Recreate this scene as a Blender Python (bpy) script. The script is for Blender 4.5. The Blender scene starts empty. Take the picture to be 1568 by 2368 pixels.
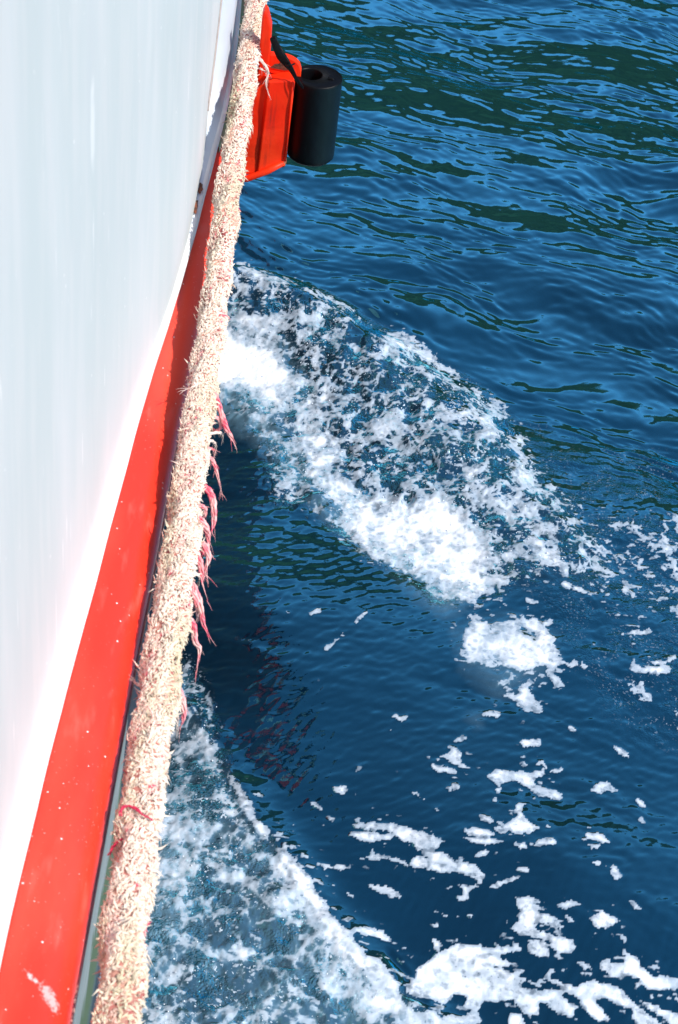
import bpy, math, random
import numpy as np
from math import sin, cos, radians, pi

# ------------------------------------------------------------------ camera, sky, sun, exposure
S = 1.5                                   # metres per working unit
scene = bpy.context.scene
F_PX = 4600.0
AZ, TILT, ROLL = radians(3), radians(40.5), radians(7.6)
CAM = np.array([0, 0, 3.5])
fw = np.array([sin(AZ)*cos(TILT), cos(AZ)*cos(TILT), -sin(TILT)])
rt = np.array([cos(AZ), -sin(AZ), 0.0]); upv = np.cross(rt, fw)
CX = cos(ROLL)*rt + sin(ROLL)*upv
CU = cos(ROLL)*upv - sin(ROLL)*rt
cd = bpy.data.cameras.new('camera'); cam = bpy.data.objects.new('camera', cd)
scene.collection.objects.link(cam); scene.camera = cam
from mathutils import Matrix, Vector, noise as mnoise
m = Matrix(((CX[0], CU[0], -fw[0], 0), (CX[1], CU[1], -fw[1], 0), (CX[2], CU[2], -fw[2], CAM[2]*S), (0, 0, 0, 1)))
cam.matrix_world = m
cd.sensor_fit = 'VERTICAL'; cd.sensor_height = 24; cd.sensor_width = 16
cd.lens = F_PX/2368*24
cd.clip_start = 0.05; cd.clip_end = 6000
cd.dof.use_dof = True; cd.dof.focus_distance = 5.1*S; cd.dof.aperture_fstop = 5.0

SUN_EL, SUN_AZ = radians(47), radians(116)      # azimuth from +Y towards +X
w = bpy.data.worlds.new('World'); scene.world = w; w.use_nodes = True
nt = w.node_tree; sky = nt.nodes.new('ShaderNodeTexSky'); sky.sky_type = 'NISHITA'; sky.sun_disc = False
sky.sun_elevation = SUN_EL; sky.sun_rotation = SUN_AZ; sky.air_density = 1.0; sky.dust_density = 0.2; sky.ozone_density = 5.0
bg = nt.nodes['Background']; bg.inputs['Strength'].default_value = 0.15
nt.links.new(sky.outputs[0], bg.inputs[0])
sd = bpy.data.lights.new('sun', 'SUN'); sd.energy = 4.0; sd.angle = radians(0.5); sd.color = (1, 0.95, 0.88)
so = bpy.data.objects.new('sun', sd); scene.collection.objects.link(so)
sdir = Vector((sin(SUN_AZ)*cos(SUN_EL), cos(SUN_AZ)*cos(SUN_EL), sin(SUN_EL)))
so.rotation_euler = sdir.to_track_quat('Z', 'Y').to_euler()
vs = scene.view_settings; vs.view_transform = 'Standard'; vs.look = 'None'; vs.exposure = 0.45; vs.gamma = 1

scene.cycles.caustics_reflective = False; scene.cycles.caustics_refractive = False

# ------------------------------------------------------------------ helpers
rng = np.random.default_rng(7); random.seed(7)
def at(x, y, z):
    d = fw*F_PX + CX*(x-784) - CU*(y-1184); return CAM + d*((z-CAM[2])/d[2])
def aty(x, y, Y):
    d = fw*F_PX + CX*(x-784) - CU*(y-1184); return CAM + d*((Y-CAM[1])/d[1])

def link(o, parent=None):
    scene.collection.objects.link(o)
    if parent: o.parent = parent
    return o
def mk(name, verts, faces, mat, parent=None, smooth=True, origin=(0, 0, 0)):
    me = bpy.data.meshes.new(name)
    o3 = np.array(origin)
    v = (np.asarray(verts, float)-o3)*S
    me.from_pydata([tuple(p) for p in v], [], [tuple(int(i) for i in f) for f in faces])
    me.materials.append(mat)
    if smooth: me.polygons.foreach_set('use_smooth', [True]*len(me.polygons))
    me.update()
    o = bpy.data.objects.new(name, me); link(o, parent)
    if parent is None: o.location = o3*S
    return o
def root(name, origin, label, cat, group=None):
    o = bpy.data.objects.new(name, None); link(o); o.empty_display_size = .1
    o.location = np.array(origin)*S
    tag(o, label, cat, group); return o
def tag(o, label, cat, group=None, kind=None):
    if label: o['label'] = label
    if cat: o['category'] = cat
    if group: o['group'] = group
    if kind: o['kind'] = kind

class MB:
    def __init__(s): s.v = []; s.f = []
    def add(s, V, Fc):
        b = len(s.v); s.v += [tuple(p) for p in V]; s.f += [tuple(i+b for i in f) for f in Fc]
    def box(s, lo, hi):
        x0, y0, z0 = lo; x1, y1, z1 = hi
        s.add([(x0,y0,z0),(x1,y0,z0),(x1,y1,z0),(x0,y1,z0),(x0,y0,z1),(x1,y0,z1),(x1,y1,z1),(x0,y1,z1)],
              [(0,3,2,1),(4,5,6,7),(0,1,5,4),(1,2,6,5),(2,3,7,6),(3,0,4,7)])
    def tube(s, pts, rad, n=10, cap=True, jit=0):
        pts = np.asarray(pts, float); N = len(pts)
        rad = np.full(N, rad) if np.isscalar(rad) else np.asarray(rad)
        T = np.gradient(pts, axis=0); T /= np.linalg.norm(T, axis=1)[:, None]+1e-9
        ref = np.array([0, 0, 1.0]) if abs(T[0][2]) < .9 else np.array([1.0, 0, 0])
        V = []
        a = np.cross(T[0], ref); a /= np.linalg.norm(a)
        for i in range(N):
            a = a - T[i]*(a@T[i]); a /= np.linalg.norm(a); b = np.cross(T[i], a)
            for k in range(n):
                t = 2*pi*k/n; r = rad[i]*(1+jit*(random.random()-.5))
                V.append(pts[i]+r*(cos(t)*a+sin(t)*b))
        Fc = [(i*n+k, i*n+(k+1) % n, (i+1)*n+(k+1) % n, (i+1)*n+k) for i in range(N-1) for k in range(n)]
        if cap: Fc += [tuple(range(n))[::-1], tuple((N-1)*n+k for k in range(n))]
        s.add(V, Fc)
    def build(s, name, mat, parent=None, smooth=True, origin=(0, 0, 0)):
        return mk(name, s.v, s.f, mat, parent, smooth, origin)
def bevel(o, wd, seg=2):
    b = o.modifiers.new('bevel', 'BEVEL'); b.width = wd*S; b.segments = seg; b.limit_method = 'ANGLE'; b.angle_limit = radians(30)
def smoothpoly(pts, n=30):
    """Catmull-Rom resample"""
    P = np.asarray(pts, float); P = np.vstack([2*P[0]-P[1], P, 2*P[-1]-P[-2]]); out = []
    segs = len(P)-3
    for t in np.linspace(0, segs-1e-6, n):
        i = int(t); u = t-i; a, b, c, d = P[i:i+4]
        out.append(.5*(2*b+(c-a)*u+(2*a-5*b+4*c-d)*u*u+(-a+3*b-3*c+d)*u**3))
    return np.array(out)

# numpy gradient noise
_perm = rng.permutation(4096); _g = rng.random(4096)*2*pi; _gx, _gy = np.cos(_g), np.sin(_g)
def pn(x, y):
    xi = np.floor(x).astype(np.int64); yi = np.floor(y).astype(np.int64); fx = x-xi; fy = y-yi
    def h(a, b): return _perm[(_perm[a & 4095]+b) & 4095]
    u = fx*fx*fx*(fx*(fx*6-15)+10); v = fy*fy*fy*(fy*(fy*6-15)+10)
    def g(a, b, dx, dy):
        k = h(a, b); return _gx[k]*dx+_gy[k]*dy
    n00 = g(xi, yi, fx, fy); n10 = g(xi+1, yi, fx-1, fy); n01 = g(xi, yi+1, fx, fy-1); n11 = g(xi+1, yi+1, fx-1, fy-1)
    a = n00+u*(n10-n00); b = n01+u*(n11-n01)
    return (a+v*(b-a))*1.45            # about -1..1
def fbm(x, y, o=4, gain=.5, rid=False):
    s = 0; a = 1; t = 0
    for k in range(o):
        n = pn(x+17.3*k, y-9.1*k)
        if rid: n = 1-2*np.abs(n)*1.3
        s = s+a*n; t += a; a *= gain; x = x*2.03; y = y*2.03
    return s/t
def sstep(a, b, x):
    t = np.clip((x-a)/(b-a), 0, 1); return t*t*(3-2*t)

# ------------------------------------------------------------------ materials
def mat(name):
    m = bpy.data.materials.new(name); m.use_nodes = True
    return m, m.node_tree.nodes, m.node_tree.links, m.node_tree.nodes['Principled BSDF']
def simple(name, col, rough=.5, spec=.5, nscale=8, namt=.25, bump=.1, bscale=40, stretch=(1, 1, 1), col2=None, metal=0):
    m, N, L, b = mat(name)
    tc = N.new('ShaderNodeTexCoord'); mp = N.new('ShaderNodeMapping'); mp.inputs['Scale'].default_value = stretch
    L.new(tc.outputs['Object'], mp.inputs[0])
    n = N.new('ShaderNodeTexNoise'); n.inputs['Scale'].default_value = nscale; n.inputs['Detail'].default_value = 6
    L.new(mp.outputs[0], n.inputs[0])
    r = N.new('ShaderNodeValToRGB'); c2 = col2 or tuple(c*(1-namt) for c in col)
    r.color_ramp.elements[0].position = .35; r.color_ramp.elements[1].position = .65
    r.color_ramp.elements[0].color = (*c2, 1); r.color_ramp.elements[1].color = (*col, 1)
    L.new(n.outputs[0], r.inputs[0]); L.new(r.outputs[0], b.inputs['Base Color'])
    b.inputs['Roughness'].default_value = rough; b.inputs['Specular IOR Level'].default_value = spec; b.inputs['Metallic'].default_value = metal
    n2 = N.new('ShaderNodeTexNoise'); n2.inputs['Scale'].default_value = bscale; n2.inputs['Detail'].default_value = 5
    L.new(mp.outputs[0], n2.inputs[0])
    bp = N.new('ShaderNodeBump'); bp.inputs['Strength'].default_value = bump; bp.inputs['Distance'].default_value = .01
    L.new(n2.outputs[0], bp.inputs['Height']); L.new(bp.outputs[0], b.inputs['Normal'])
    return m
def mixc(N, L, fac, a, b):
    x = N.new('ShaderNodeMix'); x.data_type = 'RGBA'
    for s, v in ((0, fac), (6, a), (7, b)):
        if isinstance(v, (tuple, float, int)): x.inputs[s].default_value = (*v, 1) if isinstance(v, tuple) else v
        else: L.new(v, x.inputs[s])
    return x.outputs[2]
def mth(N, L, op, a, b=None, c=None, clamp=False):
    x = N.new('ShaderNodeMath'); x.operation = op; x.use_clamp = clamp
    for i, v in enumerate((a, b, c)):
        if v is None: continue
        if isinstance(v, (int, float)): x.inputs[i].default_value = v
        else: L.new(v, x.inputs[i])
    return x.outputs[0]
def ramp(N, L, v, lo, hi):
    x = N.new('ShaderNodeMapRange'); x.interpolation_type = 'SMOOTHSTEP'
    x.inputs[1].default_value = lo; x.inputs[2].default_value = hi; L.new(v, x.inputs[0]); return x.outputs[0]
def tex(N, L, kind, scale, vec, detail=4, **kw):
    x = N.new('ShaderNodeTex'+kind); x.inputs['Scale'].default_value = scale
    if 'Detail' in x.inputs: x.inputs['Detail'].default_value = detail
    for k, v in kw.items(): setattr(x, k, v)
    L.new(vec, x.inputs['Vector']); return x.outputs[0]
def coords(N, L, scale=(1, 1, 1)):
    tc = N.new('ShaderNodeTexCoord'); mp = N.new('ShaderNodeMapping'); mp.inputs['Scale'].default_value = scale
    L.new(tc.outputs['Object'], mp.inputs[0]); return mp.outputs[0]

def blot(N, L, c, pt, vec, wid, nz, thr=.5):
    # elongated mask for scuffs and a painted bright spot, at pt (working units), along vec, given half width
    o = (np.array(pt)-np.array((-1.62, 2, 0)))*S; v_ = np.array(vec)*S; ln = np.linalg.norm(v_); v_ = v_/ln
    d_ = N.new('ShaderNodeVectorMath'); d_.operation = 'SUBTRACT'; L.new(c, d_.inputs[0]); d_.inputs[1].default_value = tuple(o)
    t_ = N.new('ShaderNodeVectorMath'); t_.operation = 'DOT_PRODUCT'; L.new(d_.outputs[0], t_.inputs[0]); t_.inputs[1].default_value = tuple(v_)
    l_ = N.new('ShaderNodeVectorMath'); l_.operation = 'LENGTH'; L.new(d_.outputs[0], l_.inputs[0])
    al = mth(N, L, 'DIVIDE', t_.outputs['Value'], ln)
    pe = mth(N, L, 'SQRT', mth(N, L, 'MAXIMUM', mth(N, L, 'SUBTRACT', mth(N, L, 'POWER', l_.outputs['Value'], 2), mth(N, L, 'POWER', t_.outputs['Value'], 2)), 0))
    r_ = mth(N, L, 'ADD', mth(N, L, 'POWER', al, 2), mth(N, L, 'POWER', mth(N, L, 'DIVIDE', pe, wid*S), 2))
    return ramp(N, L, mth(N, L, 'ADD', r_, mth(N, L, 'MULTIPLY', mth(N, L, 'SUBTRACT', tex(N, L, 'Noise', nz, c, 5), .5), 3)), 1.1, .1)
# white hull paint: long streaks of salt and dirt running along the boat
M_white, N, L, b = mat('white_hull_paint')
c0 = coords(N, L, (.6, .6, .10)); c1 = coords(N, L, (1, 1, .3)); c2_ = coords(N, L)
s1 = ramp(N, L, tex(N, L, 'Noise', 5, c0, 5), .35, .68); s2 = ramp(N, L, tex(N, L, 'Noise', 22, c0, 4), .4, .7)
col = mixc(N, L, s1, (.555, .590, .578), (.61, .625, .618))
col = mixc(N, L, mth(N, L, 'MULTIPLY', s2, .28), col, (.72, .69, .67))
st = ramp(N, L, tex(N, L, 'Noise', 3, c1, 3), .62, .75)
col = mixc(N, L, mth(N, L, 'MULTIPLY', st, .25), col, (.55, .565, .57))
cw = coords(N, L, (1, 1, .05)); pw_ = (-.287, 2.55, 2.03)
col = mixc(N, L, mth(N, L, 'MULTIPLY', blot(N, L, c2_, pw_, (0, 0, .10), .022, 8), .55), col, (.82, .82, .80)); scr = ramp(N, L, tex(N, L, 'Noise', 70, cw, 3), .70, .74)  # blot here paints a bright flare spot into the plating colour
col = mixc(N, L, mth(N, L, 'MULTIPLY', scr, .8), col, (.84, .82, .80))
vv = N.new('ShaderNodeTexVoronoi'); vv.inputs['Scale'].default_value = 34; L.new(c2_, vv.inputs['Vector']); vr = N.new('ShaderNodeSeparateColor'); L.new(vv.outputs['Color'], vr.inputs[0])
chip = ramp(N, L, mth(N, L, 'SUBTRACT', mth(N, L, 'MULTIPLY', ramp(N, L, vr.outputs[0], .90, 1.0), .16), vv.outputs['Distance']), 0, .04)
col = mixc(N, L, mth(N, L, 'MULTIPLY', chip, .8), col, (.88, .86, .84))
L.new(col, b.inputs['Base Color']); b.inputs['Roughness'].default_value = .45; b.inputs['Specular IOR Level'].default_value = .15
bp = N.new('ShaderNodeBump'); bp.inputs['Strength'].default_value = .25; bp.inputs['Distance'].default_value = .02
L.new(tex(N, L, 'Noise', 7, c0, 5), bp.inputs['Height']); L.new(bp.outputs[0], b.inputs['Normal'])
M_ledge = simple('white_ledge_paint', (.84, .84, .82), .4, namt=.08, nscale=9, bscale=60, bump=.25)
M_panel = simple('pale_blue_grey_panel', (.62, .68, .74), .4, namt=.12, nscale=5, stretch=(1, .3, 1))  # knuckle panel, bluer than the plating above
# red rubbing strake: faded top, salt flecks
M_red, N, L, b = mat('faded_red_paint')
c = coords(N, L); cs = coords(N, L, (1, .25, 1))
v = N.new('ShaderNodeTexVoronoi'); v.inputs['Scale'].default_value = 62; L.new(c, v.inputs['Vector'])
rs = N.new('ShaderNodeSeparateColor'); L.new(v.outputs['Color'], rs.inputs[0])
size = mth(N, L, 'MULTIPLY', ramp(N, L, rs.outputs[0], .80, 1.0), .20)
sub = mth(N, L, 'SUBTRACT', size, v.outputs['Distance'])
fleck = ramp(N, L, sub, 0, .06)
v2 = N.new('ShaderNodeTexVoronoi'); v2.inputs['Scale'].default_value = 190; L.new(c, v2.inputs['Vector'])
rs2 = N.new('ShaderNodeSeparateColor'); L.new(v2.outputs['Color'], rs2.inputs[0])
fl2 = ramp(N, L, mth(N, L, 'SUBTRACT', mth(N, L, 'MULTIPLY', ramp(N, L, rs2.outputs[1], .8, 1.0), .25), v2.outputs['Distance']), 0, .1)
clump = ramp(N, L, tex(N, L, 'Noise', 2.2, c, 3), .4, .65)
fl2 = mth(N, L, 'MULTIPLY', mth(N, L, 'MULTIPLY', fl2, clump), .7)
base = mixc(N, L, ramp(N, L, tex(N, L, 'Noise', 4, cs, 6), .35, .7), (.80, .035, .016), (.84, .080, .045))
base = mixc(N, L, mth(N, L, 'MULTIPLY', ramp(N, L, tex(N, L, 'Noise', 26, cs, 6), .55, .8), .35), base, (.86, .22, .17))
col = mixc(N, L, mth(N, L, 'MAXIMUM', fleck, fl2), base, (.92, .78, .74))
pa = at(66, 2258, 1.178); pb = at(112, 2305, 1.17); pc = at(98, 2088, 1.178)
col = mixc(N, L, mth(N, L, 'MULTIPLY', blot(N, L, c, pa, (.012, -.012, 0), .007, 90), .9), col, (.95, .86, .82))
col = mixc(N, L, mth(N, L, 'MULTIPLY', blot(N, L, c, pb, (.034, -.036, 0), .011, 130), .45), col, (.95, .80, .76))
col = mixc(N, L, mth(N, L, 'MULTIPLY', blot(N, L, c, pc, (.008, -.002, 0), .004, 90), .8), col, (.95, .86, .82))
L.new(col, b.inputs['Base Color']); b.inputs['Roughness'].default_value = .30
bp = N.new('ShaderNodeBump'); bp.inputs['Strength'].default_value = .12; bp.inputs['Distance'].default_value = .01
L.new(tex(N, L, 'Noise', 14, c, 6), bp.inputs['Height']); L.new(bp.outputs[0], b.inputs['Normal'])
# bracket red with dark vertical streaks
M_brk, N, L, b = mat('red_bracket_paint')
cv = coords(N, L, (1, 1, .07)); c = coords(N, L)
stk = ramp(N, L, tex(N, L, 'Noise', 38, cv, 5), .54, .78)
base = mixc(N, L, ramp(N, L, tex(N, L, 'Noise', 7, c, 4), .3, .7), (.82, .020, .003), (.86, .042, .007))
base = mixc(N, L, mth(N, L, 'MULTIPLY', stk, .8), base, (.20, .018, .012))
L.new(base, b.inputs['Base Color']); b.inputs['Roughness'].default_value = .45; b.inputs['Specular IOR Level'].default_value = .2
bp = N.new('ShaderNodeBump'); bp.inputs['Strength'].default_value = .35; bp.inputs['Distance'].default_value = .01
L.new(tex(N, L, 'Noise', 12, c, 5), bp.inputs['Height']); L.new(bp.outputs[0], b.inputs['Normal'])
M_rust = simple('rust', (.25, .07, .03), .8, col2=(.06, .03, .02), nscale=30, bscale=80, bump=.6)
M_lip = simple('worn_strake_edge', (.62, .34, .28), .6, col2=(.30, .26, .24), nscale=20, bump=.3)
M_dark = simple('dark_bottom_paint', (.012, .012, .022), .5, namt=.4, nscale=3, col2=(.03, .012, .015))
M_rubber = simple('black_rubber', (.0022, .0022, .0030), .42, .16, nscale=12, namt=.4, bscale=16, bump=.35)
M_green = simple('flaking_green_paint', (.12, .24, .13), .6, nscale=20, col2=(.25, .20, .12), bscale=60, bump=.4)
M_deck = simple('grey_deck_paint', (.3, .32, .33), .6)
M_seam = simple('rusty_seam', (.42, .35, .31), .6, nscale=30, namt=.3)
M_plate, N, L, b = mat('grey_lower_plate')
c = coords(N, L); cs = coords(N, L, (.6, .15, 2))
z = N.new('ShaderNodeSeparateXYZ'); L.new(c, z.inputs[0])
g = mixc(N, L, ramp(N, L, tex(N, L, 'Noise', 20, cs, 5), .35, .7), (.20, .21, .205), (.30, .31, .30))
low = ramp(N, L, mth(N, L, 'ADD', z.outputs[2], mth(N, L, 'MULTIPLY', tex(N, L, 'Noise', 9, c, 5), -.5)), .62, .48)
g = mixc(N, L, low, g, (.07, .085, .025))
g = mixc(N, L, ramp(N, L, mth(N, L, 'ADD', z.outputs[2], mth(N, L, 'MULTIPLY', tex(N, L, 'Noise', 14, c, 4), -.3)), .36, .2), g, (.06, .07, .06))
L.new(g, b.inputs['Base Color']); b.inputs['Roughness'].default_value = .55
bp = N.new('ShaderNodeBump'); bp.inputs['Strength'].default_value = .5; bp.inputs['Distance'].default_value = .01
L.new(tex(N, L, 'Noise', 35, c, 5), bp.inputs['Height']); L.new(bp.outputs[0], b.inputs['Normal'])
# rope fibres: colour carried per tuft
M_fib, N, L, b = mat('frayed_rope_fibre')
at_ = N.new('ShaderNodeAttribute'); at_.attribute_name = 'tint'
L.new(at_.outputs['Color'], b.inputs['Base Color']); b.inputs['Roughness'].default_value = .75; b.inputs['Specular IOR Level'].default_value = .2
M_strand, N, L, b = mat('pink_frayed_strand')
c = coords(N, L)
wv = N.new('ShaderNodeTexWave'); wv.inputs['Scale'].default_value = 38; wv.inputs['Distortion'].default_value = 3; wv.bands_direction = 'DIAGONAL'; L.new(c, wv.inputs[0])
L.new(mixc(N, L, ramp(N, L, tex(N, L, 'Noise', 30, c, 4), .35, .65), mixc(N, L, wv.outputs[0], (.78, .05, .12), (.86, .22, .26)), (.86, .52, .47)), b.inputs['Base Color']); b.inputs['Roughness'].default_value = .7
M_pale = simple('pale_frayed_strand', (.84, .68, .58), .8, nscale=40, namt=.2)
M_pink = simple('crimson_twine', (.72, .03, .10), .7, nscale=40, namt=.3)

# ------------------------------------------------------------------ hills (seen mirrored in the sea)
hx = np.linspace(-900, 900, 150); hy = np.linspace(110, 620, 40)
HX, HY = np.meshgrid(hx, hy)
rise = sstep(100, 330, HY+60*fbm(HX*.006, HY*.006, 3))
HZ = rise*(165+38*fbm(HX*.005+3, HY*0+.5, 4)+9*fbm(HX*.05, HY*.05, 3))-3
nx, ny = len(hx), len(hy)
idx = np.arange(nx*ny).reshape(ny, nx)
q = np.stack([idx[:-1, :-1], idx[:-1, 1:], idx[1:, 1:], idx[1:, :-1]], -1).reshape(-1, 4)
M_hill = simple('wooded_hillside', (.020, .034, .022), .9, .1, nscale=.05, col2=(.008, .018, .015), bscale=.3, bump=.6)
hills = mk('hills', np.stack([HX, HY, HZ], -1).reshape(-1, 3)/S, q, M_hill)
tag(hills, 'steep dark green wooded hills across the bay', None, kind='structure')

# ------------------------------------------------------------------ sea
# wave crests and foam are described by where they lie on the water (photo sheet 1568 x 2368)
def Z3(l): return [(822+x*.4756, 1644+y*.4757) for x, y in l]
def Z2(l): return [(329+.472*x, 1562+.472*y) for x, y in l]
def Z1(l): return [(986.7+.3707*x, 1068.9+.3707*y) for x, y in l]
def Z6(l): return [(493.3+.472*x, 575.6+.472*y) for x, y in l]
ST = 4.0; GX0, GY0 = -240, -160
gx = np.arange(GX0, 1960, ST); gy = np.arange(GY0, 2720, ST)
PX, PY = np.meshgrid(gx, gy)
def segd(x, y, a, b):
    dx, dy = b[0]-a[0], b[1]-a[1]; t = np.clip(((x-a[0])*dx+(y-a[1])*dy)/(dx*dx+dy*dy+1e-9), 0, 1)
    return np.hypot(x-a[0]-t*dx, y-a[1]-t*dy)
def linedist(pts, x=PX, y=PY):
    d = np.full(x.shape, 1e9)
    for a, b in zip(pts[:-1], pts[1:]): d = np.minimum(d, segd(x, y, a, b))
    return d
def inside(pts, x=PX, y=PY):
    c = np.zeros(x.shape, bool); n = len(pts)
    for i in range(n):
        (x0, y0), (x1, y1) = pts[i], pts[(i+1) % n]
        if y0 == y1: continue
        k = ((y0 > y) != (y1 > y)) & (x < (x1-x0)*(y-y0)/(y1-y0)+x0); c ^= k
    return c
D = np.zeros_like(PX); HOLE = np.zeros_like(PX); AER = np.zeros_like(PX); SOFT = np.zeros_like(PX); GL = np.zeros_like(PX)
def region(arr, pts, val, soft, mode='max'):
    xs = [p[0] for p in pts]; ys = [p[1] for p in pts]; mrg = soft+8
    i0 = max(0, int((min(xs)-mrg-GX0)/ST)); i1 = min(len(gx), int((max(xs)+mrg-GX0)/ST)+1)
    j0 = max(0, int((min(ys)-mrg-GY0)/ST)); j1 = min(len(gy), int((max(ys)+mrg-GY0)/ST)+1)
    x = PX[j0:j1, i0:i1]; y = PY[j0:j1, i0:i1]
    if x.size == 0: return
    sdv = linedist(pts+[pts[0]], x, y)*np.where(inside(pts, x, y), -1, 1)
    f = np.clip(.5-sdv/soft, 0, 1)*val; s = arr[j0:j1, i0:i1]
    if mode == 'max': np.maximum(s, f, out=s)
    elif mode == 'add': s += f
    else: s *= (1-f)
def stroke(arr, pts, r, val, soft=None, mode='max'):
    soft = soft or r*1.0
    xs = [p[0] for p in pts]; ys = [p[1] for p in pts]; mrg = r+soft+8
    i0 = max(0, int((min(xs)-mrg-GX0)/ST)); i1 = min(len(gx), int((max(xs)+mrg-GX0)/ST)+1)
    j0 = max(0, int((min(ys)-mrg-GY0)/ST)); j1 = min(len(gy), int((max(ys)+mrg-GY0)/ST)+1)
    x = PX[j0:j1, i0:i1]; y = PY[j0:j1, i0:i1]
    if x.size == 0: return
    d = linedist(pts, x, y) if len(pts) > 1 else np.hypot(x-pts[0][0], y-pts[0][1])
    f = np.clip(.5-(d-r)/soft, 0, 1)*val; s = arr[j0:j1, i0:i1]
    if mode == 'max': np.maximum(s, f, out=s)
    elif mode == 'add': s += f
    else: s *= (1-f)

front = [(380, 600), (500, 622), (560, 620), (600, 632), (640, 652), (700, 668), (750, 686), (800, 712), (850, 750), (900, 778), (955, 795), (985, 830), (1040, 862), (1100, 900), (1150, 940), (1183, 972), (1205, 1020), (1245, 1085), (1300, 1140), (1350, 1200)]
low = [(1400, 1330), (1310, 1330), (1200, 1350), (1110, 1385), (1060, 1395), (1000, 1385), (965, 1345), (900, 1310), (820, 1262), (760, 1212), (700, 1160), (640, 1160), (625, 1080), (600, 1000), (560, 962), (505, 925), (380, 900)]
band = front+low
region(D, band, .47, 30)
stroke(D, front[2:7], 11, .72, 26); stroke(D, front[9:12], 17, .80, 26); stroke(D, front[13:17], 13, .68, 28); stroke(D, front[6:14], 7, .60, 22)
# solid cores of the breaking bow wave
region(D, [(480, 745), (560, 770), (640, 800), (665, 850), (690, 900), (670, 925), (610, 935), (570, 905), (480, 880)], 1.5, 60)
stroke(D, Z6([(60, 560), (190, 640), (300, 700), (420, 780), (520, 1050), (620, 1150), (700, 1230)]), 32, .82, 70)
region(D, Z6([(420, 1080), (560, 1040), (720, 1130), (740, 1210), (640, 1260), (480, 1180)]), .95, 60)
region(D, Z6([(640, 1260), (830, 1210), (900, 1190), (960, 1230), (1120, 1200), (1210, 1260), (1290, 1330), (1380, 1400), (1330, 1560), (1360, 1640), (1250, 1730), (1180, 1680), (1000, 1570), (1010, 1500), (900, 1520), (760, 1470), (650, 1360)]), 1.3, 80)
region(D, Z6([(100, 260), (300, 310), (490, 380), (540, 500), (420, 560), (280, 480), (100, 430)]), .72, 60)
region(D, Z6([(340, 800), (470, 790), (580, 880), (700, 960), (640, 1060), (480, 1090), (350, 1020)]), .80, 50)
stroke(D, Z6([(450, 520), (560, 580), (640, 710), (760, 720)]), 10, .72, 30)
stroke(D, Z6([(520, 730), (700, 740), (800, 640), (840, 560), (700, 600)]), 18, .75, 40)
stroke(D, Z6([(640, 540), (760, 520), (850, 500)]), 8, .7, 24)
stroke(D, Z6([(780, 880), (880, 880), (1010, 880), (1060, 800), (1130, 760)]), 13, .8, 34)
stroke(D, Z6([(800, 900), (860, 960), (940, 980)]), 18, .85, 40); stroke(D, Z6([(900, 1160), (1010, 1120), (1060, 1160)]), 15, .85, 34)
stroke(D, Z6([(1060, 800), (1180, 820), (1260, 790), (1340, 740), (1390, 760), (1370, 840)]), 10, .68, 30)
stroke(D, Z6([(1100, 1000), (1150, 900), (1250, 880), (1330, 900), (1480, 940)]), 8, .66, 26)
stroke(D, Z6([(1180, 1010), (1240, 1060), (1320, 1010), (1420, 1000)]), 8, .66, 26)
stroke(D, Z6([(1200, 1180), (1320, 1130), (1430, 1110), (1560, 1060)]), 9, .68, 28)
stroke(D, Z6([(1320, 1250), (1430, 1210), (1510, 1200)]), 8, .68, 24)
# dark windows in the band
for p, r, v_ in [((215, 240), 22, .8), ((400, 220), 26, .6), ((560, 310), 34, .85), ((720, 400), 42, .9), ((540, 420), 24, .8), ((560, 540), 30, .55), ((690, 560), 22, .9), ((850, 570), 20, .7), ((960, 670), 36, .9), ((720, 860), 28, .85), ((480, 850), 22, .6), ((660, 970), 13, .9), ((1110, 700), 26, .8), ((1060, 820), 18, .6), ((950, 830), 22, .9), ((820, 1040), 20, .8), ((1050, 1080), 20, .9), ((870, 1170), 22, .85), ((960, 1210), 14, .9), ((1240, 960), 24, .9), ((1440, 860), 30, .9), ((1420, 1080), 24, .9), ((1320, 1320), 30, .9), ((410, 1010), 14, .6), ((420, 1150), 24, .9), ((300, 300), 12, .4)]:
    stroke(HOLE, Z6([p]), r*.8, v_, r*.9)
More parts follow.
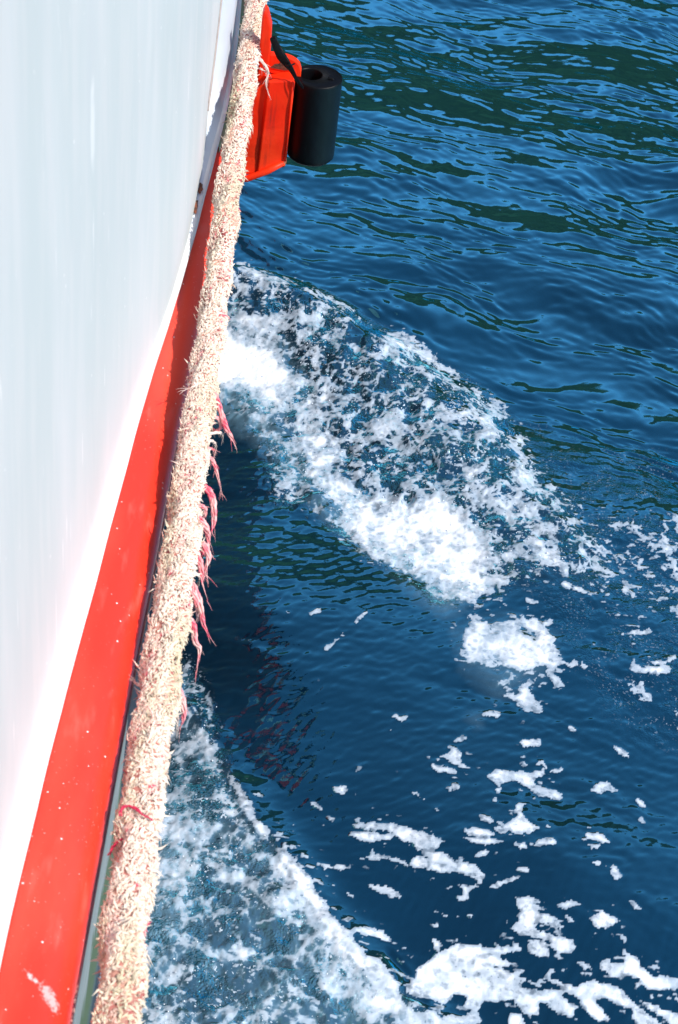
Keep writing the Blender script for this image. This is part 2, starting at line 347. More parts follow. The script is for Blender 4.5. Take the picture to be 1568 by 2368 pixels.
# beyond the band to the right
for pts, r, v_ in [([(470, 360), (500, 290), (600, 280), (670, 300)], 9, .8), ([(500, 330), (540, 420), (600, 450), (700, 500), (760, 560), (840, 570)], 20, .92), ([(620, 590), (700, 580), (800, 610), (880, 650), (850, 690)], 17, .9),
                   ([(450, 510), (540, 500)], 9, .7), ([(220, 140), (330, 110), (430, 110)], 12, .72), ([(350, 250), (450, 230), (570, 210), (600, 240)], 11, .8), ([(500, 170), (560, 110), (640, 70)], 8, .7), ([(600, 130), (680, 180)], 14, .75), ([(260, 200), (330, 170)], 12, .75),
                   ([(640, 20), (700, 80)], 6, .65), ([(720, 170), (810, 185)], 5, .6), ([(710, 270), (760, 330), (820, 320)], 12, .8), ([(820, 270), (860, 300), (920, 290)], 9, .68), ([(800, 240), (870, 235)], 6, .62), ([(260, 690), (500, 720), (600, 680), (730, 665)], 14, .85),
                   ([(650, 730), (720, 730), (800, 770)], 7, .75), ([(870, 760), (920, 790), (980, 810)], 15, .88), ([(1010, 820), (1060, 825), (1130, 830)], 13, .88), ([(930, 860), (1050, 870), (1050, 910)], 8, .7), ([(1050, 740), (1150, 735)], 8, .72), ([(1060, 450), (1120, 420), (1170, 380), (1250, 380)], 13, .72),
                   ([(1150, 460), (1200, 470)], 8, .68), ([(1290, 300), (1380, 310), (1460, 350)], 7, .62), ([(1310, 400), (1370, 400), (1340, 480), (1410, 460)], 22, .66), ([(1200, 560), (1260, 530), (1340, 510)], 9, .75), ([(1130, 600), (1190, 600), (1210, 680)], 16, .75), ([(1160, 740), (1220, 750), (1260, 710)], 12, .75),
                   ([(1190, 790), (1260, 800), (1290, 850)], 15, .82), ([(1380, 620), (1440, 590), (1500, 540)], 16, .76), ([(1540, 620), (1560, 680)], 15, .75), ([(1440, 880), (1480, 850), (1520, 850)], 18, .82), ([(1450, 900), (1480, 920)], 14, .7), ([(1490, 960), (1540, 1010), (1600, 1010)], 8, .65), ([(390, 850), (470, 850)], 9, .8), ([(600, 860), (680, 875)], 7, .7), ([(160, 800), (330, 830), (350, 790)], 20, .9),
                   ([(190, 820), (280, 850)], 18, .85), ([(1190, 1080), (1280, 1070), (1390, 1050)], 12, .85), ([(1210, 1130), (1240, 1110)], 14, .7), ([(1270, 1200), (1300, 1270), (1380, 1300), (1500, 1290)], 22, .92), ([(1380, 1250), (1480, 1250), (1560, 1210)], 13, .85), ([(1300, 1380), (1340, 1420), (1380, 1480)], 38, .74), ([(1550, 1500), (1560, 1560)], 12, .7), ([(1490, 1630), (1560, 1660)], 9, .7)]:
    stroke(D, Z1(pts), r*.37*.95, v_, max(12, r*.37*1.7))
# round boil of foam
region(D, Z1([(250, 990), (290, 960), (370, 1000), (400, 1030), (420, 990), (540, 968), (660, 985), (730, 1020), (790, 1100), (795, 1180), (770, 1230), (860, 1240), (985, 1270), (940, 1285), (800, 1290), (700, 1260), (620, 1300), (400, 1290), (280, 1260), (215, 1170), (240, 1070)]), 1.0, 26)
stroke(HOLE, Z1([(620, 1050), (670, 1090)]), 11, 1.3, 12); stroke(HOLE, Z1([(420, 1200), (440, 1240)]), 8, .5, 14)
region(D, Z1([(460, 1440), (560, 1440), (600, 1380), (690, 1330), (660, 1430), (740, 1520), (700, 1560), (640, 1540), (640, 1590), (600, 1520)]), 1.0, 20)
region(D, Z1([(730, 1310), (790, 1290), (870, 1400), (800, 1410), (760, 1360)]), .95, 16)
stroke(D, Z1([(490, 1290), (540, 1340), (470, 1370)]), 12, .7, 20); stroke(D, Z1([(730, 1010), (780, 985)]), 4, .8, 12)
stroke(D, Z1([(360, 1575), (435, 1580)]), 5, .85, 12); stroke(D, Z1([(300, 1600), (300, 1650)]), 5, .85, 12); stroke(D, Z1([(180, 1740), (270, 1700)]), 5, .9, 12); stroke(D, Z1([(600, 1755), (700, 1750)]), 6, .95, 12); stroke(D, Z1([(880, 1655), (920, 1670)]), 3, .8, 10)
region(AER, Z1([(200, 1050), (500, 980), (780, 1100), (760, 1280), (600, 1420), (420, 1440), (250, 1280)]), .32, 60)
# lower right rafts
P3 = [[(470, 170), (520, 200), (520, 255), (565, 270), (520, 280), (430, 240), (350, 228), (400, 225), (440, 200)],
      [(375, 265), (430, 270), (500, 280), (490, 305), (450, 312), (400, 300)], [(485, 150), (490, 130), (520, 120), (558, 112), (545, 130), (505, 150)],
      [(810, 150), (870, 143), (897, 155), (880, 170), (820, 170)], [(790, 250), (840, 250), (855, 262), (820, 268)], [(945, 285), (1000, 275), (1020, 292), (990, 308), (950, 305)],
      [(640, 320), (690, 292), (780, 300), (860, 295), (905, 290), (870, 235), (885, 230), (925, 280), (920, 310), (880, 340), (880, 365), (940, 375), (1005, 405), (1005, 425), (965, 438), (900, 415), (860, 400), (850, 365), (790, 350), (720, 355), (690, 362)],
      [(780, 455), (830, 450), (810, 480), (815, 515), (850, 545), (888, 570), (860, 595), (790, 590), (750, 575), (710, 590), (690, 570), (745, 545), (780, 515)],
      [(1145, 370), (1180, 345), (1225, 350), (1240, 370), (1280, 385), (1230, 392), (1190, 405), (1155, 395)],
      [(0, 548), (90, 535), (180, 545), (290, 580), (380, 605), (410, 640), (405, 665), (385, 680), (440, 700), (500, 740), (580, 745), (632, 795), (610, 840), (560, 810), (480, 790), (430, 785), (370, 760), (360, 720), (310, 680), (230, 630), (180, 590), (60, 575), (0, 560)],
      [(-40, 600), (0, 590), (100, 592), (180, 605), (150, 630), (80, 635), (0, 622)], [(20, 715), (75, 700), (85, 665), (95, 700), (170, 715), (230, 730), (250, 755), (160, 725), (60, 722)], [(255, 745), (300, 705), (350, 715), (370, 770), (330, 790), (360, 760), (300, 760)],
      [(500, 850), (600, 850), (550, 875), (545, 920), (510, 930), (490, 905), (520, 890)], [(520, 570), (600, 578), (675, 590), (670, 605), (610, 610), (550, 600)], [(545, 625), (640, 620), (715, 630), (690, 645), (600, 648)],
      [(605, 508), (650, 508), (672, 530), (660, 545), (620, 530)], [(775, 640), (820, 640), (850, 665), (800, 665)], [(870, 660), (890, 630), (960, 625), (970, 640), (920, 655)], [(585, 705), (620, 680), (660, 682), (640, 695), (600, 712)],
      [(765, 765), (845, 762), (840, 778), (790, 782)], [(640, 855), (720, 825), (800, 795), (815, 810), (740, 832), (680, 858)],
      [(780, 905), (840, 895), (900, 925), (860, 935), (925, 965), (860, 960), (900, 990), (960, 1000), (1020, 1050), (1000, 1060), (930, 1040), (870, 1030), (880, 1060), (960, 1085), (1040, 1110), (1075, 1150), (1050, 1180), (1000, 1180), (960, 1160), (950, 1120), (860, 1100), (800, 1095), (750, 1060), (790, 1040), (790, 1000), (820, 980), (800, 950)],
      [(980, 930), (1040, 925), (1085, 945), (1040, 960), (990, 950)], [(1000, 990), (1040, 995), (1080, 1015), (1060, 1025)], [(1125, 1000), (1170, 990), (1200, 975), (1240, 1000), (1278, 1025), (1240, 1055), (1190, 1060), (1150, 1040)],
      [(1270, 1085), (1300, 1085), (1335, 1115), (1310, 1125)], [(1315, 920), (1350, 920), (1395, 960), (1370, 968), (1350, 940)], [(1115, 590), (1180, 590), (1222, 635), (1190, 640), (1160, 625), (1115, 625)], [(1135, 650), (1185, 650), (1175, 672), (1150, 668)],
      [(1230, 755), (1270, 760), (1290, 800), (1270, 815), (1250, 790)], [(1365, 515), (1400, 515), (1410, 545), (1390, 548)], [(1355, 435), (1385, 435), (1410, 478), (1385, 470)], [(1265, 545), (1310, 545)], [(1260, 175), (1290, 185), (1335, 225), (1310, 225)],
      [(335, 968), (400, 968), (458, 985), (445, 1010), (420, 990)], [(490, 992), (560, 990), (560, 1000), (500, 1002)], [(365, 1030), (400, 1020), (418, 1045), (390, 1065), (365, 1060)], [(370, 1115), (400, 1120), (428, 1145), (385, 1145)], [(210, 1140), (250, 1135), (255, 1165), (220, 1165)],
      [(0, 1060), (50, 1050), (130, 1070), (165, 1110), (140, 1122), (110, 1085), (50, 1085), (0, 1075)], [(0, 1185), (120, 1190), (235, 1185), (200, 1215), (140, 1215), (150, 1280), (110, 1290), (60, 1230), (0, 1210)],
      [(50, 845), (160, 845), (230, 915), (180, 905), (120, 885)], [(180, 25), (270, 25), (230, 45)], [(165, 95), (195, 95), (190, 108)], [(260, 385), (300, 395), (335, 430), (300, 420)], [(440, 370), (480, 345), (505, 370), (460, 388)], [(380, 468), (410, 470), (405, 495), (380, 490)],
      [(660, 380), (700, 380), (695, 395)], [(665, 430), (690, 425), (690, 440)], [(905, 555), (940, 560), (935, 568)], [(1110, 560), (1145, 560), (1140, 575)], [(1160, 740), (1195, 738), (1185, 750)], [(620, 20), (690, 15), (680, 25)], [(565, 35), (595, 30), (590, 60)],
      # the large raft
      [(170, 1310), (290, 1300), (300, 1250), (400, 1190), (500, 1130), (600, 1145), (700, 1155), (760, 1150), (760, 1120), (800, 1140), (810, 1170), (720, 1180), (640, 1180), (700, 1205), (780, 1230), (740, 1240), (650, 1240), (740, 1270), (840, 1290), (935, 1335), (900, 1350), (780, 1310), (860, 1370), (950, 1350), (1020, 1390), (1090, 1440), (1050, 1490), (980, 1470), (930, 1420), (880, 1410), (900, 1470), (830, 1480), (760, 1410), (620, 1420), (590, 1480), (520, 1440), (550, 1390), (480, 1370), (420, 1430), (370, 1410), (290, 1400), (260, 1390)],
      [(830, 1130), (870, 1110), (940, 1120), (960, 1180), (970, 1205), (890, 1195), (830, 1170)],
      [(945, 1245), (990, 1270), (950, 1290), (1050, 1340), (1150, 1310), (1230, 1330), (1290, 1370), (1350, 1400), (1390, 1450), (1460, 1521), (1560, 1600), (1380, 1600), (1330, 1450), (1240, 1400), (1150, 1390), (1180, 1430), (1240, 1500), (1180, 1500), (1090, 1410), (1040, 1370), (920, 1300)],
      [(1170, 1250), (1210, 1215), (1290, 1230), (1310, 1250), (1290, 1150), (1340, 1180), (1390, 1250), (1450, 1290), (1568, 1290), (1640, 1330), (1640, 1390), (1540, 1350), (1420, 1350), (1380, 1300), (1300, 1280), (1240, 1290)],
      [(1370, 1400), (1460, 1430), (1568, 1480), (1640, 1560), (1568, 1560), (1480, 1490)], [(1065, 1215), (1110, 1220), (1138, 1260), (1100, 1260)], [(1480, 1380), (1560, 1390), (1640, 1420), (1568, 1410)],
      [(730, 1470), (800, 1480), (830, 1560), (740, 1560)], [(520, 1480), (600, 1460), (620, 1510), (500, 1530), (400, 1521), (420, 1490)]]
for p in P3: region(D, Z3(p), 1.0, 11)
region(AER, Z3(P3[-10]), .35, 50)
P2 = [[(1235, 205), (1290, 190), (1330, 200), (1290, 212), (1260, 225)], [(1215, 265), (1240, 270), (1225, 282)], [(990, 462), (1040, 465), (1055, 430), (1075, 440), (1065, 470), (1030, 475)], [(910, 542), (985, 545), (1000, 565), (980, 580), (940, 560)], [(910, 690), (940, 695), (930, 710)],
      [(620, 770), (690, 768), (690, 785), (640, 790)], [(680, 815), (720, 815), (715, 860), (690, 850)], [(770, 875), (820, 875), (860, 905), (930, 925), (1040, 920), (1030, 940), (940, 955), (880, 945), (820, 905)], [(660, 885), (700, 878), (690, 890)], [(860, 1010), (880, 998), (930, 1015), (990, 1015), (980, 1035), (920, 1045)],
      [(1090, 1030), (1200, 1020), (1270, 1090), (1210, 1085), (1150, 1050)], [(720, 720), (780, 735), (740, 735)], [(835, 625), (860, 630), (885, 660), (860, 650)], [(1000, 1065), (1060, 1085), (1010, 1080)], [(840, 1125), (920, 1130), (900, 1145)], [(550, 575), (600, 580), (590, 590)], [(980, 1240), (1100, 1235), (1180, 1255), (1210, 1300), (1180, 1305), (1140, 1270), (1080, 1275), (1050, 1250)], [(1020, 1390), (1200, 1380), (1290, 1365), (1250, 1400), (1200, 1430), (1220, 1480), (1180, 1480), (1120, 1420)]]
for p in P2: region(D, Z2(p), .95, 12)
for pts in ([(690, 1390), (720, 1420), (745, 1410)], [(750, 1505), (790, 1470), (850, 1415)], [(660, 1415), (680, 1420)]): stroke(D, pts, 3, .62, 12)
# wash along the hull
wedge = [(425, 1640), (470, 1690), (500, 1745), (520, 1795), (560, 1870), (590, 1915), (650, 1990), (672, 2015), (700, 2060), (740, 2130), (800, 2180), (825, 2230), (905, 2290), (940, 2320), (1000, 2368), (1150, 2480), (1300, 2600)]
wash = wedge+[(100, 2600), (100, 1640), (300, 1500), (425, 1560)]
region(D, wash, .36, 26)
stroke(D, [(x+10, y-5) for x, y in wedge[3:8]], 10, .75, 16); stroke(D, [(x+9, y-7) for x, y in wedge[6:]], 17, 1.15, 18); stroke(D, [(x-8, y+8) for x, y in wedge[6:]], 20, .95, 40)
stroke(D, [(x-20, y+14) for x, y in wedge[12:]], 34, 1.0, 50)
stroke(AER, [(330, 1800), (420, 1900), (400, 2050), (360, 2150)], 60, .85, 110)
region(AER, wash, .34, 60); region(D, [(1330, 1160), (1600, 1190), (1700, 1420), (1480, 1440), (1330, 1340)], .33, 60); region(D, [(1180, 1000), (1260, 1080), (1380, 1230), (1300, 1280), (1160, 1150)], .36, 40)
for pts, r, v_ in [([(420, 1640), (480, 1720), (500, 1790)], 16, .62), ([(380, 1850), (480, 1830), (540, 1880)], 16, .66), ([(350, 1900), (450, 1930), (440, 2000), (350, 2050)], 44, .62), ([(500, 2030), (560, 2020), (620, 2080), (680, 2100)], 18, .66), ([(545, 2160), (560, 2210), (600, 2190)], 12, .85), ([(390, 2260), (430, 2240), (400, 2368)], 24, .66), ([(600, 2210), (680, 2220), (760, 2290)], 18, .62), ([(670, 2280), (730, 2330)], 10, .85), ([(640, 2350), (720, 2368)], 20, .7), ([(720, 2230), (820, 2290), (880, 2368)], 26, .62)]:
    stroke(D, pts, r, v_, r*1.2)
for p, r, v_ in [((560, 1990), 40, .7), ((600, 2150), 46, .85), ((690, 2260), 42, .9), ((650, 2210), 34, .8), ((500, 2290), 60, .8), ((590, 2300), 50, .9), ((480, 2230), 40, .7), ((640, 2340), 34, .8), ((790, 2330), 26, .8), ((510, 1950), 22, .5), ((450, 1800), 20, .5), ((810, 2360), 24, .7)]:
    stroke(HOLE, [p], r*.8, v_, r)
region(D, [(425, 1500), (470, 1560), (515, 1700), (520, 1790), (470, 1700), (400, 1650)], .30, 30)
region(AER, band, .05, 60); region(AER, [(480, 745), (640, 800), (700, 900), (640, 960), (560, 980), (480, 940)], .9, 90)
stroke(AER, Z6([(200, 820), (520, 1150), (640, 1300), (900, 1480), (1050, 1640), (1150, 1700)]), 28, .75, 70)
region(GL, band, 1, 40); region(GL, wash, 1, 40); region(GL, [(410, 1500), (470, 1560), (530, 1750), (500, 1800), (400, 1650)], .9, 30)
region(GL, [(1180, 980), (1700, 1100), (1700, 1750), (1450, 1700), (1300, 1450), (1180, 1300)], .25, 60)
region(SOFT, wash, .75, 40); stroke(SOFT, Z6([(60, 600), (200, 820), (520, 1150), (640, 1300), (900, 1480), (1050, 1640), (1150, 1700)]), 46, .85, 60)
region(SOFT, Z1([(200, 1050), (500, 1000), (600, 1420), (420, 1440), (250, 1280)]), .6, 60)
stroke(HOLE, [(898, 2218), (935, 2262), (938, 2305), (975, 2328)], 11, 1.6, 14)
D = np.clip(D*(1-HOLE*.62), 0, 2)
calm = np.zeros_like(PX)           # lower and right part of the water: fewer short ripples
region(calm, [(-300, 900), (560, 600), (900, 800), (1200, 960), (1300, 1130), (1700, 1150), (2100, 1200), (2100, 2900), (-300, 2900)], 1, 130)

def samp(A, px, py):
    x = np.clip((px-GX0)/ST, 0, A.shape[1]-1.001); y = np.clip((py-GY0)/ST, 0, A.shape[0]-1.001)
    i = x.astype(int); j = y.astype(int); u = x-i; v_ = y-j
    r = A[j, i]*(1-u)*(1-v_)+A[j, i+1]*u*(1-v_)+A[j+1, i]*(1-u)*v_+A[j+1, i+1]*u*v_
    return r
def grow(a0, a1, st, far, k=1.17):
    mid = np.arange(a0, a1, st); out = []; p = a1; s = st
    while p < far: s *= k; p += s; out.append(p)
    lo = []; p = a0; s = st
    while p > -far: s *= k; p -= s; lo.append(p)
    return np.concatenate([lo[::-1], mid, out])
wx = grow(-.55, 1.9, .0033, 2200); wy = grow(2.25, 7.9, .0046, 2200)
X, Y = np.meshgrid(wx, wy)
sx = np.gradient(wx)[None, :]; sy = np.gradient(wy)[:, None]; spc = np.maximum(sx, sy)
def project(X, Y, Z):
    vx, vy, vz = X, Y, Z-CAM[2]
    wv = vx*fw[0]+vy*fw[1]+vz*fw[2]; wv = np.where(wv < .3, 1e9, wv)
    return 784+F_PX*(vx*CX[0]+vy*CX[1]+vz*CX[2])/wv, 1184-F_PX*(vx*CU[0]+vy*CU[1]+vz*CU[2])/wv
px, py = project(X, Y, X*0)
calmv = samp(calm, px, py)
H = np.zeros_like(X)
wr = np.random.default_rng(11)
def waves(n, l0, l1, slope, spread, th0, warp=0):
    global H
    tot = 0
    for i in range(n):
        lam = l0*(l1/l0)**wr.random(); th = th0+wr.normal()*spread; ph = wr.random()*2*pi
        k = 2*pi/lam; am = slope/k*math.sqrt(2.0/n)
        fade = np.exp(-(spc*2.5/lam)**2)
        if fade.max() < .01: continue
        yield lam, am, np.sin(k*(X*sin(th)+Y*cos(th))+ph)*am*fade
th0 = radians(14)
big = sum(wv for _, _, wv in waves(14, .8, 3.0, .080, .45, th0))
mid = sum(wv for _, _, wv in waves(26, .18, .7, .078, .38, th0))
XX = X.copy(); YY = Y.copy(); wpn = fbm(X*2.2, Y*2.2, 2)*.10; X = X+wpn*.5; Y = Y+wpn
sml = sum(wv for _, _, wv in waves(44, .07, .20, .085, .40, th0))+sum(wv for _, _, wv in waves(60, .026, .075, .105, .42, th0))
X, Y = XX, YY
patch = .50+.75*sstep(-.35, .45, fbm(X*1.1, Y*1.9+4, 3))
trz = 1-.5*sstep(2.6, 3.0, Y)*sstep(4.6, 4.3, Y)*sstep(1.0, .3, X)
mid = mid*trz; sml = sml*trz
H = big*(1+.5*calmv)+mid*(1-.30*calmv)*patch+sml*patch*(1-.66*calmv)
# ripples on the calmer water run along the ship's wave
tiny = sum(wv for _, _, wv in waves(30, .025, .07, .075, .5, radians(-28)))
H += tiny*calmv*.75*patch+sum(wv for _, _, wv in waves(30, .016, .04, .07, .35, radians(-35)))*calmv
near = np.exp(-((X+.2)/2.2)**2)
# bow wave crest
def wline(pts): return [tuple(at(x, y, 0)[:2]) for x, y in pts]
FR = wline(front+[(1450, 1330), (1700, 1560)]); LO = wline(low[::-1])
msk = (spc < .05)
def wdist(pts):
    d = np.full(X.shape, 9.0); dd = d[msk]; xx, yy = X[msk], Y[msk]; r = np.full(xx.shape, 9.0)
    for a, b_ in zip(pts[:-1], pts[1:]): r = np.minimum(r, segd(xx, yy, a, b_))
    d[msk] = r; return d
def wside(poly):
    r = np.zeros(X.shape, bool); r[msk] = inside(poly, X[msk], Y[msk]); return r
dF = wdist(FR); inb = wside(wline(band)); sF = np.where(wside(wline(front+[(1450, 1330), (1700, 1560), (1900, 2500), (-200, 2500), (-200, 600)])), dF, -dF)
fall = sstep(1.15, .1, X)
H += (.088*fall+.002)*sstep(-.045, .11, sF)*np.exp(-(np.maximum(sF-.10, 0)/.24)**2)
lump = fbm(X*9, Y*9, 4)
bandv = samp(GL, px, py)*(1-.65*sstep(.7, 1.2, samp(D, px, py)))
H += bandv*(.014*lump+.006*fbm(X*26, Y*26, 3))
core = samp(D, px, py)
H -= .012*samp(HOLE, px, py)*np.where(inb, 1, .3)
# trough along the hull: the surface falls towards the plating
bnd = wline([(612, 940), (620, 1150), (598, 1300), (575, 1480), (572, 1700), (592, 1900)])
by = np.array([p[1] for p in bnd])[::-1]; bx = np.array([p[0] for p in bnd])[::-1]
xb = np.interp(Y, by, bx)
ty = sstep(2.9, 3.2, Y)*sstep(4.75, 4.45, Y)
qq = np.clip(xb+.05*fbm(X*3, Y*9, 4)-X, -1, .45); H += ty*(-.24*.045*np.log1p(np.exp(qq/.045)))
H += ty*np.exp(-((X-xb)/.10)**2)*sum(wv for _, _, wv in waves(24, .05, .16, .07, .25, radians(5)))
# wash crest
dW = wdist(wline(wedge)); inw = wside(wline(wash)); 
H += (.016+.010*sstep(3.2, 2.5, Y))*np.where(inw, np.exp(-(dW/.14)**2), np.exp(-(dW/.055)**2))*sstep(-.35, -.1, X)
H += np.where(inw, sstep(0, .3, dW)*.012, 0)
# foam masks where the displaced surface really lies
px, py = project(X, Y, H)
wob = 17*fbm(X*9, Y*24, 6, .6)
qx = px+wob; qy = py+6*fbm(X*10+31, Y*22+5, 6, .6)
Dv = samp(D, qx, qy); So = samp(SOFT, px, py); Ae = samp(AER, qx, qy); G = samp(GL, px, py)
wX = X+.05*fbm(X*7, Y*7, 3); wY = Y+.05*fbm(X*7+9, Y*7+3, 3)
ridg = fbm(wX*7, wY*7, 6, .62, True)
soft_n = fbm(wX*9+3, wY*9, 6, .65)
def worley(x, y):
    xi = np.floor(x).astype(np.int64); yi = np.floor(y).astype(np.int64); f1 = np.full(x.shape, 9.0); f2 = f1.copy()
    for a in (-1, 0, 1):
        for c_ in (-1, 0, 1):
            k = _perm[(_perm[(xi+a) & 4095]+yi+c_) & 4095]; jx = _g[k]/(2*pi); jy = _g[(k*7+13) & 4095]/(2*pi)
            d = np.hypot(xi+a+jx-x, yi+c_+jy-y); f2 = np.minimum(f2, np.maximum(f1, d)); f1 = np.minimum(f1, d)
    return f2-f1
lace = np.zeros_like(X)
ux, uy = (X+.035*fbm(X*11, Y*11, 4))[msk], (Y+.035*fbm(X*11+5, Y*11+9, 4))[msk]
lace[msk] = (1-sstep(0, .45, worley(ux*16, uy*12)))*.55+(1-sstep(0, .5, worley(ux*42+7, uy*34)))*.55
n = .45*(ridg-ridg[msk].mean())/ridg[msk].std()+.62*(soft_n-soft_n[msk].mean())/soft_n[msk].std()+.62*(lace-lace[msk].mean())/lace[msk].std()
amp = .22-.05*sstep(.75, 1.0, Dv)*(1-G)
val = Dv+amp*n
wdt = .06+.07*G+.14*So
foam = sstep(.5-wdt, .5+wdt, val)*sstep(.10, .28, Dv)
thick = sstep(.5, 1.6, val)
# far specks of foam
spk = fbm(X*30, Y*30, 2)
zone = samp(calm, px, py)
BD = D.copy()
for _ in range(3):
    for ax in (0, 1):
        cs_ = np.cumsum(np.pad(BD, [(7, 7) if a == ax else (0, 0) for a in (0, 1)], mode='edge'), axis=ax)
        BD = (np.take(cs_, range(14, cs_.shape[ax]), ax)-np.take(cs_, range(0, cs_.shape[ax]-14), ax))/14
        BD = np.take(BD, range(0, D.shape[ax]), ax) if BD.shape[ax] >= D.shape[ax] else np.pad(BD, [(0, D.shape[ax]-BD.shape[ax]) if a == ax else (0, 0) for a in (0, 1)], mode='edge')
bd = samp(BD, px, py); spk2 = fbm(X*30+9, Y*52, 3)
foam = np.maximum(foam, sstep(.44, .60, spk2+.55*bd-.12*(1-zone))*sstep(.05, .2, bd)*.9)
foam = np.maximum(foam, sstep(.56, .72, spk)*sstep(.25, .6, fbm(X*2.5+8, Y*2.5, 2)+.25)*zone*.9*(X > -.1))
aer = np.clip(Ae*(.75+.6*soft_n)+So*sstep(.15, .6, val)*.35, 0, 1)
foam = foam*np.clip(1-.0*So, 0, 1)
H += foam*.0010*(1+.8*fbm(X*60, Y*60, 2))
NV = X.size
co = np.stack([X, Y, H], -1).reshape(-1, 3)*S
R, Cc = X.shape
idx = np.arange(NV, dtype=np.int32).reshape(R, Cc)
quads = np.stack([idx[:-1, :-1], idx[:-1, 1:], idx[1:, 1:], idx[1:, :-1]], -1).reshape(-1)
me = bpy.data.meshes.new('sea'); me.vertices.add(NV); me.vertices.foreach_set('co', co.astype(np.float32).ravel())
nf = len(quads)//4
me.loops.add(len(quads)); me.loops.foreach_set('vertex_index', quads)
me.polygons.add(nf); me.polygons.foreach_set('loop_start', np.arange(nf, dtype=np.int32)*4); me.polygons.foreach_set('loop_total', np.full(nf, 4, np.int32))
me.polygons.foreach_set('use_smooth', np.ones(nf, bool))
me.update(calc_edges=True)
for nm, A in (('foam', foam), ('aer', aer), ('glint', G), ('thick', thick)):
    a = me.attributes.new(nm, 'FLOAT', 'POINT'); a.data.foreach_set('value', A.astype(np.float32).ravel())
M_sea, N, L, b = mat('sea_water_and_foam')
def attr(n):
    a = N.new('ShaderNodeAttribute'); a.attribute_name = n; return a.outputs['Fac']
fo, ae, gl = attr('foam'), attr('aer'), attr('glint')
c = coords(N, L)
fine = tex(N, L, 'Noise', 60, c, 5); bub = N.new('ShaderNodeTexVoronoi'); bub.inputs['Scale'].default_value = 46; L.new(c, bub.inputs['Vector'])
f1 = mth(N, L, 'ADD', fo, mth(N, L, 'MULTIPLY', mth(N, L, 'SUBTRACT', fine, .5), mth(N, L, 'MULTIPLY', mth(N, L, 'MULTIPLY', fo, mth(N, L, 'SUBTRACT', 1.15, fo)), 3.6)))
pit = mth(N, L, 'MULTIPLY', mth(N, L, 'MULTIPLY', ramp(N, L, bub.outputs['Distance'], .30, .05), ramp(N, L, tex(N, L, 'Noise', 16, c, 4), .38, .62)), mth(N, L, 'SUBTRACT', .75, mth(N, L, 'MULTIPLY', attr('thick'), .7)))
f2 = ramp(N, L, mth(N, L, 'SUBTRACT', f1, pit), .12, .88)
drop_glint = mth(N, L, 'MULTIPLY', ramp(N, L, tex(N, L, 'Noise', 95, c, 3), .60, .65), mth(N, L, 'MULTIPLY', gl, ramp(N, L, tex(N, L, 'Noise', 9, c, 4), .42, .6)))  # foam droplets, plus sparkling glints painted as white specks
veil = mth(N, L, 'MULTIPLY', ramp(N, L, tex(N, L, 'Noise', 34, c, 6), .50, .66), mth(N, L, 'SUBTRACT', .55, mth(N, L, 'MULTIPLY', attr('thick'), .5), None, True))
f2 = mth(N, L, 'MULTIPLY', f2, mth(N, L, 'SUBTRACT', 1, veil))
f2 = mth(N, L, 'MAXIMUM', mth(N, L, 'MULTIPLY', f2, mth(N, L, 'ADD', mth(N, L, 'MULTIPLY', attr('thick'), .35), .72), None, True), mth(N, L, 'MULTIPLY', drop_glint, .9))
deep = mixc(N, L, ramp(N, L, tex(N, L, 'Noise', .8, c, 3), .3, .7), (.0006, .006, .015), (.0016, .018, .042))
body = mixc(N, L, ae, deep, (.17, .31, .39))
L.new(body, b.inputs['Base Color']); b.inputs['Roughness'].default_value = .5; b.inputs['Specular IOR Level'].default_value = 0
bp = N.new('ShaderNodeBump'); bp.inputs['Distance'].default_value = .03
bub2 = N.new('ShaderNodeTexVoronoi'); bub2.inputs['Scale'].default_value = 120; L.new(c, bub2.inputs['Vector'])
patchy = ramp(N, L, tex(N, L, 'Noise', 7, c, 4), .40, .62)
L.new(mth(N, L, 'ADD', mth(N, L, 'MULTIPLY', mth(N, L, 'MULTIPLY', gl, patchy), .75), .015), bp.inputs['Strength'])
L.new(mth(N, L, 'ADD', mth(N, L, 'MULTIPLY', tex(N, L, 'Noise', 28, c, 8), 1.6), mth(N, L, 'MULTIPLY', bub2.outputs['Distance'], -.25)), bp.inputs['Height']); L.new(bp.outputs[0], b.inputs['Normal'])
fb = N.new('ShaderNodeBsdfPrincipled'); fb.inputs['Roughness'].default_value = .55; fb.inputs['Specular IOR Level'].default_value = .4
th = attr('thick')
L.new(mixc(N, L, mth(N, L, 'MULTIPLY', f2, mth(N, L, 'ADD', mth(N, L, 'MULTIPLY', th, .85), mth(N, L, 'MULTIPLY', ramp(N, L, tex(N, L, 'Noise', 9, c, 5), .3, .7), .42), None, True)), (.38, .47, .55), (.84, .87, .90)), fb.inputs['Base Color'])
bp2 = N.new('ShaderNodeBump'); bp2.inputs['Distance'].default_value = .006; bp2.inputs['Strength'].default_value = .18
L.new(mth(N, L, 'ADD', fine, bub.outputs['Distance']), bp2.inputs['Height']); L.new(bp2.outputs[0], fb.inputs['Normal'])
gls = N.new('ShaderNodeBsdfGlossy'); gls.inputs['Roughness'].default_value = .025; gls.inputs['Color'].default_value = (.30, .92, 1, 1); L.new(bp.outputs[0], gls.inputs['Normal'])
frn = N.new('ShaderNodeFresnel'); frn.inputs['IOR'].default_value = 1.333; L.new(bp.outputs[0], frn.inputs['Normal'])
wm = N.new('ShaderNodeMixShader'); L.new(mth(N, L, 'MINIMUM', mth(N, L, 'MULTIPLY', mth(N, L, 'POWER', frn.outputs[0], 2.0), 260), .95), wm.inputs[0]); L.new(b.outputs[0], wm.inputs[1]); L.new(gls.outputs[0], wm.inputs[2])
mx = N.new('ShaderNodeMixShader'); L.new(f2, mx.inputs[0]); L.new(wm.outputs[0], mx.inputs[1]); L.new(fb.outputs[0], mx.inputs[2])
